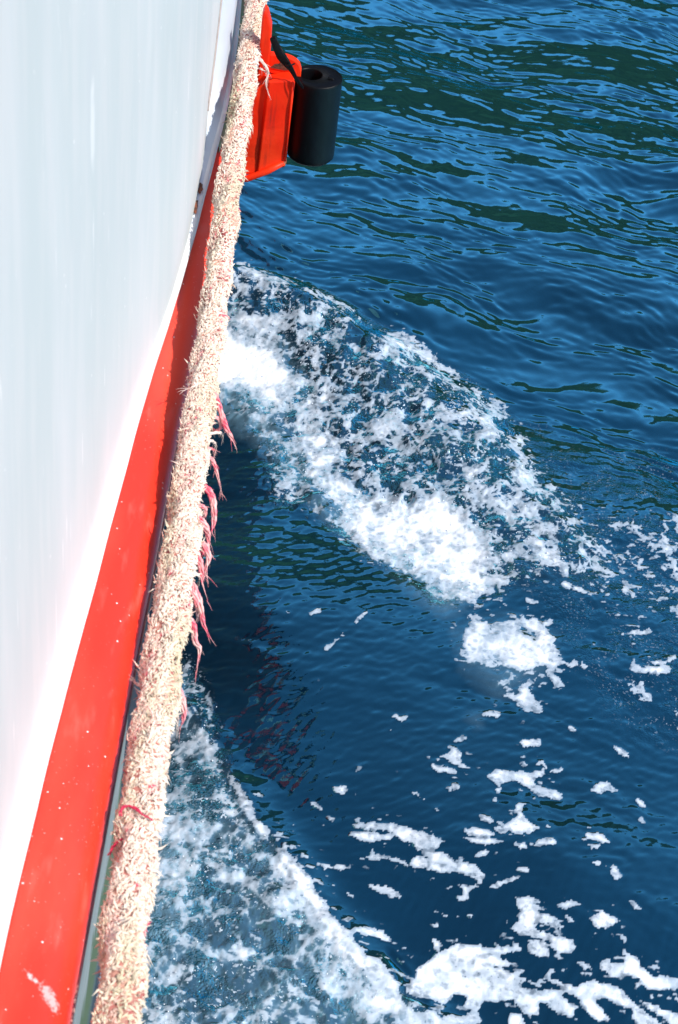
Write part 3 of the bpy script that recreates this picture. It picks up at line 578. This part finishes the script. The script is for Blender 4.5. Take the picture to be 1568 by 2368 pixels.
L.new(mx.outputs[0], N['Material Output'].inputs['Surface'])
me.materials.append(M_sea)
sea = bpy.data.objects.new('sea', me); link(sea); tag(sea, 'deep blue sea with ripples and white foam of the bow wave', None, kind='structure')

# spray thrown up along the breaking crests
cand = np.argwhere((samp(GL, px, py) > .7) & (foam > .5) & (spc < .02) & (X > -.15)); pick = cand[rng.integers(0, len(cand), 900)]
t_ = (1+5**.5)/2; ico = np.array([(-1, t_, 0), (1, t_, 0), (-1, -t_, 0), (1, -t_, 0), (0, -1, t_), (0, 1, t_), (0, -1, -t_), (0, 1, -t_), (t_, 0, -1), (t_, 0, 1), (-t_, 0, -1), (-t_, 0, 1)])/1.9
icf = [(0, 11, 5), (0, 5, 1), (0, 1, 7), (0, 7, 10), (0, 10, 11), (1, 5, 9), (5, 11, 4), (11, 10, 2), (10, 7, 6), (7, 1, 8), (3, 9, 4), (3, 4, 2), (3, 2, 6), (3, 6, 8), (3, 8, 9), (4, 9, 5), (2, 4, 11), (6, 2, 10), (8, 6, 7), (9, 8, 1)]
mb = MB()
for a_, b_ in pick:
    r_ = .0007+.0014*rng.random()**3; p_ = np.array([X[a_, b_], Y[a_, b_], H[a_, b_]])+[rng.normal()*.012, rng.normal()*.012, .002+.028*rng.random()**2]
    mb.add(ico*r_*[1, 1, 1.2]+p_, icf)
M_spray = simple('spray_droplets', (.86, .89, .92), .15, .5, nscale=5, namt=.02, bump=0)
spray = mb.build('spray', M_spray); tag(spray, 'fine white spray thrown up over the breaking bow wave', None, kind='stuff')

# ------------------------------------------------------------------ boat
eY = np.array([-4, 0, 1.67, 1.838, 2.005, 2.188, 2.389, 2.611, 2.856, 3.058, 3.189, 3.312, 3.471, 3.64, 3.785, 4.075, 4.37, 4.621, 5.2, 6, 7, 8, 8.8, 9.3])
eX = np.array([-.30, -.30, -.296, -.292, -.285, -.278, -.266, -.253, -.243, -.229, -.217, -.203, -.196, -.189, -.178, -.164, -.163, -.170, -.20, -.30, -.52, -.85, -1.25, -1.6])
MIDX = -1.62
def edge(y): return np.interp(y, eY, eX)
ys = np.unique(np.concatenate([np.arange(-4, 1.2, .4), np.arange(1.2, 5.4, .05), np.arange(5.4, 9.31, .1)]))
sm = np.array([np.mean(edge(np.linspace(y-.22, y+.22, 15))) for y in ys])
ye, xe = ys, sm
E_ = lambda y: np.interp(y, ye, xe)
boat = root('boat', (MIDX, 2, 0), 'white steel boat with red rubbing strake running along its side', 'boat')
OB = (MIDX, 2, 0)
def both(rows_fn, name, mt, close_mirror=True, smooth=True):
    V = []; Fc = []
    for side in ((0, 1) if close_mirror else (0,)):
        base = len(V); k = None
        for y in ye:
            rows = rows_fn(y); k = len(rows)
            for (x, z) in rows: V.append((x if side == 0 else 2*MIDX-x, y, z))
        for i in range(len(ye)-1):
            for j in range(k-1):
                a = base+i*k+j; f = (a, a+k, a+k+1, a+1); Fc.append(f if side == 0 else f[::-1])
    return mk(name, V, Fc, mt, boat, smooth, OB)
def zk(y): return float(np.interp(y, [-4, 3.5, 3.9, 4.0, 4.05, 4.11, 4.218, 4.7, 5.4, 9.3], [1.205, 1.2055, 1.207, 1.212, 1.235, 1.288, 1.384, 1.80, 2.2, 2.4]))
def pl(y): return float(np.interp(y, [3.5, 3.65, 3.8, 4.0, 4.3], [0, .15, .40, 1.0, 1.05]))
def lw(y): return float(np.interp(y, [1.5, 2.2, 2.6, 2.9, 3.3, 4.6], [.026, .024, .019, .014, .0065, .006]))
def cl(x): return max(x, MIDX) if x < 0 else x
# upper plating: rises from the ledge (or the knuckle forward) to the rail
def upper(y):
    x0 = E_(y)-lw(y)-.003-.027*pl(y); z0 = zk(y); r = []
    for t in np.linspace(0, 1, 26):
        r.append((cl(x0-.045*t+.002*mnoise.noise((y*.25, t*7, 3.1))), z0+(3.36-z0)*t))
    return r
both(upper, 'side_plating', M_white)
both(lambda y: [(cl(E_(y)-lw(y)-.002), 1.204), (cl(E_(y)-lw(y)-.003-.027*pl(y)), zk(y))], 'knuckle_panel', M_panel)
def ledge(y):
    x = E_(y)+.0015*mnoise.noise((y*6, 0, 0)); w_ = lw(y)
    return [(cl(x-.05), 1.17), (x, 1.188), (x+.001, 1.197), (x-.003, 1.202), (cl(x-w_), 1.2045), (cl(x-w_-.05), 1.2046)]
both(ledge, 'ledge', M_ledge)
# rubbing strake: round red tube under the ledge
rY = [-4, 1.645, 1.81, 2.017, 2.248, 2.4, 2.564, 2.739, 2.928, 3.2, 4.6, 5.2]
rX = [-.195, -.192, -.189, -.186, -.182, -.178, -.173, -.170, -.167, -.160, -.125, -.16]
def tube_x(y): return (np.interp(y, rY, rX) if y < 5.2 else E_(y)+.03)-.058
for side in (0, 1):
    V = []; Fc = []; n_ = 40; yy = np.arange(-4, 9.3, .03)
    for y in yy:
        xr = tube_x(y)+.058; k_ = 1+.012*mnoise.noise((y*3, 2, 2))
        for yb_, a_ in ((3.36, .022), (2.62, .012), (3.03, .016), (2.1, .01)): k_ += a_*math.exp(-((y-yb_)/.02)**2)
        hw = .088; cxx = xr-hw
        for k in range(n_):
            t = 2*pi*k/n_; c_, s_ = cos(t), sin(t)
            x = cxx+hw*k_*math.copysign(abs(c_)**.99, c_); z_ = 1.128+.058*k_*math.copysign(abs(s_)**.99, s_)
            V.append((x if side == 0 else 2*MIDX-x, y, z_))
    for i_ in range(len(yy)-1):
        for k in range(n_):
            f = (i_*n_+k, i_*n_+(k+1) % n_, (i_+1)*n_+(k+1) % n_, (i_+1)*n_+k); Fc.append(f[::-1] if side == 0 else f)
    mk('rubbing_strake', V, Fc, M_red, boat, True, OB)
    mb = MB(); P = [((tube_x(y)+.0585) if side == 0 else 2*MIDX-tube_x(y)-.0575, y, 1.118+.001*mnoise.noise((y*9, 1, 1))) for y in np.arange(-4, 5.3, .05)]
    mb.tube(P, .0026, 6); mb.build('strake_lip', M_lip, boat, origin=OB)
# salt scuff and paint chips on the strake
# lower hull
def wl(y): return float(np.interp(y, [-4, 1.5, 2.6, 3.4, 4.5, 6, 7, 8, 9.0], [-.25, -.24, -.25, -.27, -.33, -.60, -.9, -1.25, MIDX]))
def lower(y):
    a = tube_x(y)+.035; b_ = wl(y); r = []
    for t in np.linspace(0, 1, 14): r.append((cl(a+(b_-a)*(t**1.0)), 1.085-(1.085+.35)*t))
    return r
lp = both(lambda y: lower(y)[:9], 'lower_plating', M_plate)
lp.data.materials.append(M_dark)
for p_ in lp.data.polygons:
    if p_.center.y/S+2 > 2.62: p_.material_index = 1
both(lambda y: lower(y)[8:], 'bottom_plating', M_dark)
V = []; Fc = []
for i, y in enumerate(ye):
    V += [(cl(E_(y)-.14), y, 2.35), (2*MIDX-cl(E_(y)-.14), y, 2.35)]
    if i: Fc.append((2*i-2, 2*i-1, 2*i+1, 2*i))
mk('deck', V, Fc, M_deck, boat, False, OB)
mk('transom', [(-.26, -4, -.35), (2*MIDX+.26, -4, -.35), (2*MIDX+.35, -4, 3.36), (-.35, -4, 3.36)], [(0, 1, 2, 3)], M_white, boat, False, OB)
# rusty weld seam above the knuckle
for dz, r_, mt in ((.03, .0016, M_seam), (.05, .001, M_seam)):
    mb = MB(); P = [(E_(y)-lw(y)-.003-.027*pl(y)-.045*(dz/1.8)+.0015, y, zk(y)+dz) for y in np.arange(3.98, 5.4, .04)]
    mb.tube(P, r_, 6); mb.build('weld_seam', mt, boat, origin=OB)
# rust patches and green bare paint at the plate edge
for (y, z_, ln, mt, nm) in ((3.70, 1.209, .022, M_rust, 'rust_patch'), (3.63, 1.209, .028, M_rust, 'rust_patch')):
    V = []; n_ = 14
    for k in range(n_):
        t = 2*pi*k/n_; r_ = 1+.35*random.uniform(-1, 1); V.append((E_(y)-.011+.005*cos(t)*r_, y+ln*sin(t)*r_, z_+.001*random.random()))
    V.append((E_(y)-.011, y, z_+.0035)); mk(nm, V, [(k, (k+1) % n_, n_) for k in range(n_)], mt, boat, origin=OB)
V = []; yy = np.arange(3.92, 4.72, .02)
for y in yy:
    wv_ = .016*min(1, (y-3.9)*6)*(.75+.5*mnoise.noise((y*14, 1, 1)))
    V += [(E_(y)-.001, y, 1.1905), (E_(y)+wv_, y, 1.187-.004*abs(mnoise.noise((y*20, 3, 3)))), (E_(y)+wv_, y, 1.15)]
n_ = len(yy); mk('green_strip', V, [(3*i+j, 3*i+j+1, 3*i+4+j, 3*i+3+j) for i in range(n_-1) for j in (0, 1)], M_green, boat, False, OB)

# fender bracket: welded red box on the strake
Yf = 4.205
mb = MB()
zt, zb = 1.213, .978
prof = [(-.21, Yf+.0, zt-.034), (-.105, Yf+.012, zt-.03), (-.080, Yf+.010, zt-.006), (-.078, Yf, zt-.006), (-.018, Yf+.004, zt+.002), (-.020, Yf+.085, zt+.002), (-.105, Yf+.088, zt-.03), (-.21, Yf+.09, zt-.034)]
pro2 = [(-.21, Yf-.006, zb-.045), (-.15, Yf-.003, zb-.037), (-.088, Yf+.000, zb-.022), (-.086, Yf-.006, zb-.021), (-.022, Yf+.004, zb+.02), (-.024, Yf+.085, zb+.02), (-.15, Yf+.088, zb-.037), (-.21, Yf+.09, zb-.045)]
Vv = []; NL = 12
for i in range(NL+1):
    t = i/NL
    for a, b_ in zip(prof, pro2):
        p = np.array(a)*(1-t)+np.array(b_)*t
        p[1] += .004*mnoise.noise((p[0]*14, t*4, 5)) if p[1] < Yf+.05 else 0; Vv.append(p)
Fc = [(i*8+j, i*8+(j+1) % 8, (i+1)*8+(j+1) % 8, (i+1)*8+j) for i in range(NL) for j in range(8)]+[(7, 6, 5, 4, 3, 2, 1, 0), tuple(NL*8+k for k in range(8))]
mb.add(Vv, Fc); br = mb.build('fender_bracket', M_brk, boat, False, OB); bevel(br, .003)
# rolled lip at its foot
mb = MB(); mb.tube([(-.20, Yf-.008, zb-.046), (-.11, Yf-.010, zb-.033), (-.06, Yf-.007, zb-.006), (-.024, Yf+.002, zb+.015)], [.008, .0085, .0085, .006], 10); mb.build('bracket_lip', M_brk, boat, origin=OB)
mb = MB(); mb.tube([(-.026, Yf-.001, zb+.010), (-.024, Yf+.02, zb+.008), (-.024, Yf+.06, zb+.008)], .006, 8); mb.build('bracket_lip', M_rust, boat, origin=OB)
mb = MB(); mb.tube([(-.0195, Yf+.003, zt+.0), (-.021, Yf+.0015, 1.12), (-.0225, Yf+.002, zb+.02)], .0032, 8); mb.build('corner_weld', M_brk, boat, origin=OB)
# upright back plate beside the hull and the curved rear plate
mb = MB(); o3 = [(.15, -.107), (.165, -.102), (.155, -.094), (.12, -.083), (.06, -.081), (-.03, -.081)]
P = [(x, 1.20+dz) for dz, x in o3]
V = []
for yo in (Yf+.045, Yf+.085):
    for x, z_ in P: V.append((x, yo, z_))
    V.append((-.107, yo, 1.17))
nP = len(P)+1
mb.add(V, [tuple(range(nP)), tuple(range(nP, 2*nP))[::-1]]+[(k, nP+k, nP+(k+1) % nP, (k+1) % nP) for k in range(nP)])
bk = mb.build('upright_plate', M_brk, boat, False, OB); bevel(bk, .004)
mb = MB(); V = []; nA = 14
for yo in (Yf+.055, Yf+.075):
    V.append((-.082, yo, zt-.01))
    for k in range(nA+1):
        t = k/nA; V.append((-.082+.078*t, yo, zt+.035*math.sqrt(max(0, 1-(t*1.0)**2.6))*(1+0.1*t)))
    V.append((-.004, yo, zt-.03))
nP = nA+3
mb.add(V, [tuple(range(nP)), tuple(range(nP, 2*nP))[::-1]]+[(k, nP+k, nP+(k+1) % nP, (k+1) % nP) for k in range(nP)])
cp = mb.build('curved_lug', M_brk, boat, False, OB); bevel(cp, .002)
V = []; sh = [(-.078, .0), (-.068, .010), (-.058, .012), (-.050, .022), (-.043, .022), (-.036, .004), (-.028, .0), (-.045, -.003)]
for yo in (Yf+.0525, Yf+.0545):
    for x, z_ in sh: V.append((x, yo, zt+.003+z_))
n_ = len(sh); mk('rust_patch', V, [tuple(range(n_)), tuple(range(n_, 2*n_))[::-1]]+[(k, n_+k, n_+(k+1) % n_, (k+1) % n_) for k in range(n_)], M_rust, boat, False, OB)

# ------------------------------------------------------------------ black fender
fc = np.array([.038, 4.2726, 0]); ft, fbz, fr = 1.200, .985, .058
fen = root('fender', (fc[0], fc[1], fbz), 'black cylindrical rubber fender with a hollow bore hanging off the red bracket', 'fender')
OF = (fc[0], fc[1], fbz)
V = []; Fc = []; n_ = 64
hc = np.array([fc[0]-.019, fc[1]+.006]); hr = .028
prof = [(fr*.93, fbz-.001), (fr*.985, fbz+.003), (fr, fbz+.012)]+[(fr, fbz+.012+(ft-fbz-.018)*t) for t in np.linspace(.05, .95, 16)]+[(fr, ft-.006), (fr*.985, ft-.0015), (fr*.96, ft)]
for r_, z_ in prof:
    for k in range(n_):
        t = 2*pi*k/n_; rj = r_*(1+.008*mnoise.noise((cos(t)*3, sin(t)*3, z_*22)) + (.006*mnoise.noise((cos(t)*12, sin(t)*12, z_*60))))
        V.append((fc[0]+rj*cos(t), fc[1]+rj*sin(t), z_+.0015*mnoise.noise((cos(t)*2, sin(t)*2, 9))))
NR = len(prof)
for (r_, z_) in ((hr*1.06, ft), (hr, ft-.003), (hr*.95, ft-.05), (hr*.9, fbz)):
    for k in range(n_):
        t = 2*pi*k/n_; V.append((hc[0]+r_*cos(t), hc[1]+r_*sin(t), z_))
for i in range(NR+3):
    for k in range(n_): Fc.append((i*n_+k, i*n_+(k+1) % n_, (i+1)*n_+(k+1) % n_, (i+1)*n_+k))
for k in range(n_): Fc.append(((NR+3)*n_+k, (NR+3)*n_+(k+1) % n_, (k+1) % n_, k))
mk('fender_body', V, Fc, M_rubber, fen, True, OF)
mb = MB(); cx_, cy_ = at(452.2+.2622*1190, .2622*690, ft)[:2]
mb.add([(cx_-.007, cy_-.007, ft), (cx_+.009, cy_-.009, ft), (cx_+.012, cy_+.002, ft), (cx_-.004, cy_+.009, ft), (cx_-.006, cy_-.004, ft+.007), (cx_+.006, cy_-.007, ft+.003), (cx_+.008, cy_+.002, ft+.004), (cx_-.003, cy_+.006, ft+.008)],
       [(0, 3, 2, 1), (4, 5, 6, 7), (0, 1, 5, 4), (1, 2, 6, 5), (2, 3, 7, 6), (3, 0, 4, 7)])
o = mb.build('rubber_tear', M_rubber, fen, False, OF); bevel(o, .0012)
# strap: twisted black lashing from the upright plate down on to the fender
Pz = [(680, 325, 4.235), (740, 460, 4.225), (800, 540, 4.215), (850, 610, 4.21), (885, 680, 4.205), (930, 745, 4.203)]
C_ = [aty(452.2+.2622*x, .2622*y, Y_) for x, y, Y_ in Pz]
C_ = smoothpoly(C_, 40)
def lash(off, r0, r1, nm, mt):
    V = []; Fc = []; n2 = 12
    for i, p in enumerate(C_):
        t = i/(len(C_)-1); wd = r0*(1-t)+r1*t; wd *= (1+.45*sin(pi*min(1, t*2.0)))
        for k in range(n2):
            a = 2*pi*k/n2; tw = .6+t*1.6
            u = cos(a)*wd; v_ = sin(a)*wd*.38
            V.append((p[0]+u*cos(tw)-v_*sin(tw)+off[0], p[1]-.004+off[1]+(u*.2), p[2]+u*sin(tw)+v_*cos(tw)+off[2]+.001*mnoise.noise((i*.4, k, 1))))
    for i in range(len(C_)-1):
        for k in range(n2): Fc.append((i*n2+k, i*n2+(k+1) % n2, (i+1)*n2+(k+1) % n2, (i+1)*n2+k))
    Fc += [tuple(range(n2))[::-1], tuple((len(C_)-1)*n2+k for k in range(n2))]
    mk(nm, V, Fc, mt, fen, True, OF)
lash((0, 0, 0), .0070, .0105, 'strap', M_rubber); lash((.004, -.007, .002), .0035, .0050, 'strap', M_rubber)
mb = MB(); a_ = aty(452.2+.2622*825, .2622*575, 4.20); b_ = aty(452.2+.2622*850, .2622*560, 4.20)
mb.tube(smoothpoly([a_+[-.008, 0, 0], (a_+b_)/2+[0, -.01, .003], b_+[.006, 0, 0]], 10), .002, 8); mb.build('binding', M_rubber, fen, origin=OF)

# ------------------------------------------------------------------ hairy mooring rope hung along the side
def rz(y): return float(np.interp(y, [1, 2.3, 2.8, 3.5, 4.7, 6], [1.135, 1.150, 1.190, 1.245, 1.26, 1.30]))
ropepx = [(270, 2350), (290, 2150), (320, 1950), (342, 1750), (367, 1600), (400, 1400), (420, 1250), (437, 1100), (455, 1000), (471, 880), (490, 750), (510, 600), (530, 430), (555, 270), (575, 130), (594, 0)]
cp_ = []
for x, y in ropepx:
    z_ = 1.17
    for _ in range(6): z_ = rz(at(x, y, z_)[1])
    cp_.append(at(x, y, z_))
cp_ = np.array(cp_)
cp_ = np.vstack([cp_[0]+[0, -.5, -.02], cp_, cp_[-1]+[0, .5, .02], cp_[-1]+[-.02, .9, .05]])
RC = smoothpoly(cp_, 420)
RR = np.interp(RC[:, 1], [1.6, 2.4, 3.0, 4.7], [.0325, .0305, .0262, .0235])
rope = root('rope', RC[60], 'thick hairy cream and pink mooring rope hung along the boat side', 'rope')
OR = tuple(RC[60])
TT = np.gradient(RC, axis=0); TT /= np.linalg.norm(TT, axis=1)[:, None]
A_ = np.cross(TT, [0, 0, 1]); A_ /= np.linalg.norm(A_, axis=1)[:, None]; B_ = np.cross(TT, A_)
V = []; nR = 40
arc = np.concatenate([[0], np.cumsum(np.linalg.norm(np.diff(RC, axis=0), axis=1))])
def rrad(i, th):
    s_ = arc[i]
    lay = .15*cos(3*th-s_*34)
    return RR[i]*(.90+lay+.24*mnoise.noise((cos(th)*1.6+s_*12, sin(th)*1.6, s_*7)))
for i in range(len(RC)):
    for k in range(nR):
        th = 2*pi*k/nR; r_ = rrad(i, th)
        V.append(RC[i]+r_*(cos(th)*A_[i]+sin(th)*B_[i]))
Fc = [(i*nR+k, i*nR+(k+1) % nR, (i+1)*nR+(k+1) % nR, (i+1)*nR+k) for i in range(len(RC)-1) for k in range(nR)]
core_m = simple('rope_core', (.52, .30, .22), .9, .1, nscale=25, col2=(.36, .08, .08), bscale=70, bump=.8, stretch=(1, .5, 1))
mk('rope_core', V, Fc, core_m, rope, True, OR)
NF = 46000
fi = rng.random(NF)*(len(RC)-30)+5
V = np.zeros((NF, 7, 3)); TI = np.zeros((NF, 7, 4)); TI[..., 3] = 1
for j in range(NF):
    i = int(fi[j]); th = rng.random()*2*pi; s_ = arc[i]
    nrm = cos(th)*A_[i]+sin(th)*B_[i]; r_ = rrad(i, th)
    p0 = RC[i]+TT[i]*(rng.random()-.5)*.01+nrm*r_*.93
    tng = -sin(th)*A_[i]+cos(th)*B_[i]
    ang = rng.normal()*.9+.7; side = TT[i]*cos(ang)*(1 if rng.random() < .6 else -1)+tng*sin(ang)
    out = .8+.5*rng.random()
    ln = .0055+.0055*rng.random()+(.014*rng.random() if rng.random() < .03 else 0)
    big_ = 1+.18*min(1, max(0, (2.9-RC[i][1])/.6)); ln *= big_
    d0 = nrm*out+side*.8; d0 /= np.linalg.norm(d0)
    d1 = d0*.4+side*.9+nrm*rng.normal()*.35+np.array([0, 0, -.25]); d1 /= np.linalg.norm(d1)
    p1 = p0+d0*ln*.5; p2 = p1+d1*ln*.6
    wd = (.0011+.0012*rng.random())*big_
    e1 = np.cross(d0, nrm+.01); e1 /= np.linalg.norm(e1)+1e-9; e2 = np.cross(d0, e1)
    for q_, (pp, ww) in enumerate(((p0, wd*1.2), (p1, wd))):
        for k in range(3):
            t = 2*pi*k/3; V[j, q_*3+k] = pp+ww*(cos(t)*e1+sin(t)*e2)
    V[j, 6] = p2
    pk = mnoise.noise((s_*5, th, 3))*.5+mnoise.noise((s_*24, th*3, 3))*.6+rng.normal()*.18-.30*cos(3*th-s_*34)-.05
    yl = mnoise.noise((s_*3, nrm[0]*1.2, 9))
    cr = np.array([.85, .71, .58]); pkc = np.array([.80, .44, .39]); ylc = np.array([.68, .58, .40])
    cc = cr
    if yl > 0: cc = cr*(1-min(1, yl*1.8))+ylc*min(1, yl*1.8)
    if pk > .27: cc = cc*.45+pkc*.55
    if pk > .62 and rng.random() < .6: cc = np.array([.74, .12, .17])
    TI[j, :, :3] = cc*(.82+.25*rng.random())
base = (np.arange(NF)*7)[:, None, None]
ft_ = np.array([[0, 1, 4], [0, 4, 3], [1, 2, 5], [1, 5, 4], [2, 0, 3], [2, 3, 5], [3, 4, 6], [4, 5, 6], [5, 3, 6]])
Fq = (ft_[None]+base).reshape(-1, 3)
fm = mk('fibre_tufts', V.reshape(-1, 3), Fq, M_fib, rope, False, OR)
ca = fm.data.color_attributes.new('tint', 'FLOAT_COLOR', 'POINT'); ca.data.foreach_set('color', TI.reshape(-1).astype(np.float32))

q3 = lambda l: [(287.8+.2098*x, 822.2+.2098*y) for x, y in l]
q4 = lambda l: [(205.6+.236*x, 1274.5+.236*y) for x, y in l]
q1 = lambda l: [(452.2+.2622*x, .2622*y) for x, y in l]
q5 = lambda l: [(.3146*x, 1726.7+.3146*y) for x, y in l]
def strand(pts, r, mt=M_strand, dz0=0, dz1=-.05, taper=True, hairs=3, nm='frayed_strand'):
    z0 = rz(at(*pts[0], 1.15)[1]); n0 = len(pts)
    P = [at(x, y, z0+dz0+(dz1-dz0)*i/(n0-1)) for i, (x, y) in enumerate(pts)]
    P = smoothpoly(P, 6*n0); k = len(P); tt = np.linspace(0, 1, k)
    rad = r*(np.clip(1.12-tt**1.6, .08, 1) if taper else 1+0*tt)*(1+.18*np.sin(np.arange(k)*1.7))*(.6+.4*np.clip(tt*5, 0, 1))
    mb = MB(); nth = 4 if r > .0035 else 2
    for h in range(nth):
        ph = 2*pi*h/nth; o_ = np.array([[cos(ph+6*t)*r*.55*(1-.6*t)+.0012*mnoise.noise((t*6, h, 1)), sin(ph+6*t)*r*.4*(1-.6*t), r*.3*sin(ph+9*t)] for t in tt])
        m_ = max(6, int(k*(1 if h == 0 else random.uniform(.62, .95)))); mb.tube((P+o_)[:m_], (rad*.46)[:m_]*np.clip(1.15-np.linspace(0, 1, m_)**2.5*(1 if taper else 0), .1, 1), 5, jit=.3)
    for _ in range(hairs*3):
        i = random.randrange(2, k-2); a = P[i]; d = (P[min(k-1, i+3)]-P[i]); d = d/np.linalg.norm(d)+rng.normal(size=3)*.28
        l = .010+.014*random.random(); mb.tube([a, a+d*l*.5, a+d*l+[0, 0, -.003]], [.0006, .0005, .0002], 3, cap=False)
    mb.build(nm, mt, rope, origin=OR)
strand(q3([(1000, 420), (1070, 640), (1120, 790), (1180, 900), (1215, 980), (1235, 1090)]), .0058)
strand(q3([(920, 690), (1030, 690), (1065, 790), (1000, 830), (950, 775), (990, 740)]), .0042, taper=False)
strand(q3([(930, 860), (1040, 850), (1085, 880), (1075, 950)]), .004, M_pale)
strand(q3([(730, 1010), (850, 1020), (980, 1035), (1015, 1105)]), .0045, dz1=0)
strand(q3([(900, 960), (960, 940), (1005, 990), (1010, 1080)]), .004, M_pale)
strand(q3([(900, 1120), (960, 1140), (1000, 1230), (1050, 1420), (1085, 1590)]), .0045)
strand(q3([(860, 1420), (950, 1520), (985, 1680), (985, 1850), (965, 1950), (992, 2040)]), .0072)
strand(q3([(820, 1640), (890, 1690), (880, 1790), (840, 1730)]), .0045)
strand(q3([(830, 1790), (900, 1900), (930, 2050), (930, 2350)]), .0075)
strand(q3([(790, 2030), (870, 2110), (835, 2250), (845, 2370)]), .005)
strand(q4([(1030, -40), (1080, 80), (1110, 230), (1130, 370), (1160, 520)]), .0065)
strand(q4([(1130, -80), (1175, 60), (1145, 180), (1165, 340)]), .006)
strand(q4([(990, 180), (1080, 240), (1085, 300), (1060, 350)]), .0028, M_pale)
strand(q4([(1000, 300), (1050, 400), (1090, 520), (1120, 700), (1150, 790), (1180, 910)]), .0065)
strand(q4([(1020, 380), (1060, 500), (1065, 620), (1050, 720)]), .006)
strand(q4([(940, 650), (1020, 710), (1040, 880), (1085, 960), (1065, 1100), (1035, 1240)]), .0062)
strand(q4([(860, 1330), (910, 1440), (935, 1580), (915, 1680), (870, 1750)]), .0068)
strand(q4([(840, 1500), (870, 1620), (855, 1830)]), .003, M_pale)
strand(q4([(520, 1320), (470, 1300), (440, 1270)]), .004, M_pale, dz1=0)
strand(q1([(550, 500), (600, 560), (640, 640), (620, 740), (655, 895)]), .0042, M_pale, hairs=6)
strand(q1([(560, 600), (610, 630), (650, 690)]), .003, M_pale)
strand(q3([(850, 300), (740, 350), (620, 400)]), .0022, M_pale, dz0=.02, dz1=.02)
strand(q5([(885, 510), (890, 460), (935, 435), (1000, 455), (1050, 500), (1118, 540)]), .0032, M_pink, dz0=.022, dz1=.036, taper=False, hairs=0, nm='twine')
strand(q5([(800, 800), (835, 730), (895, 675)]), .0034, M_pink, dz0=.0, dz1=.02, taper=False, hairs=0, nm='twine')
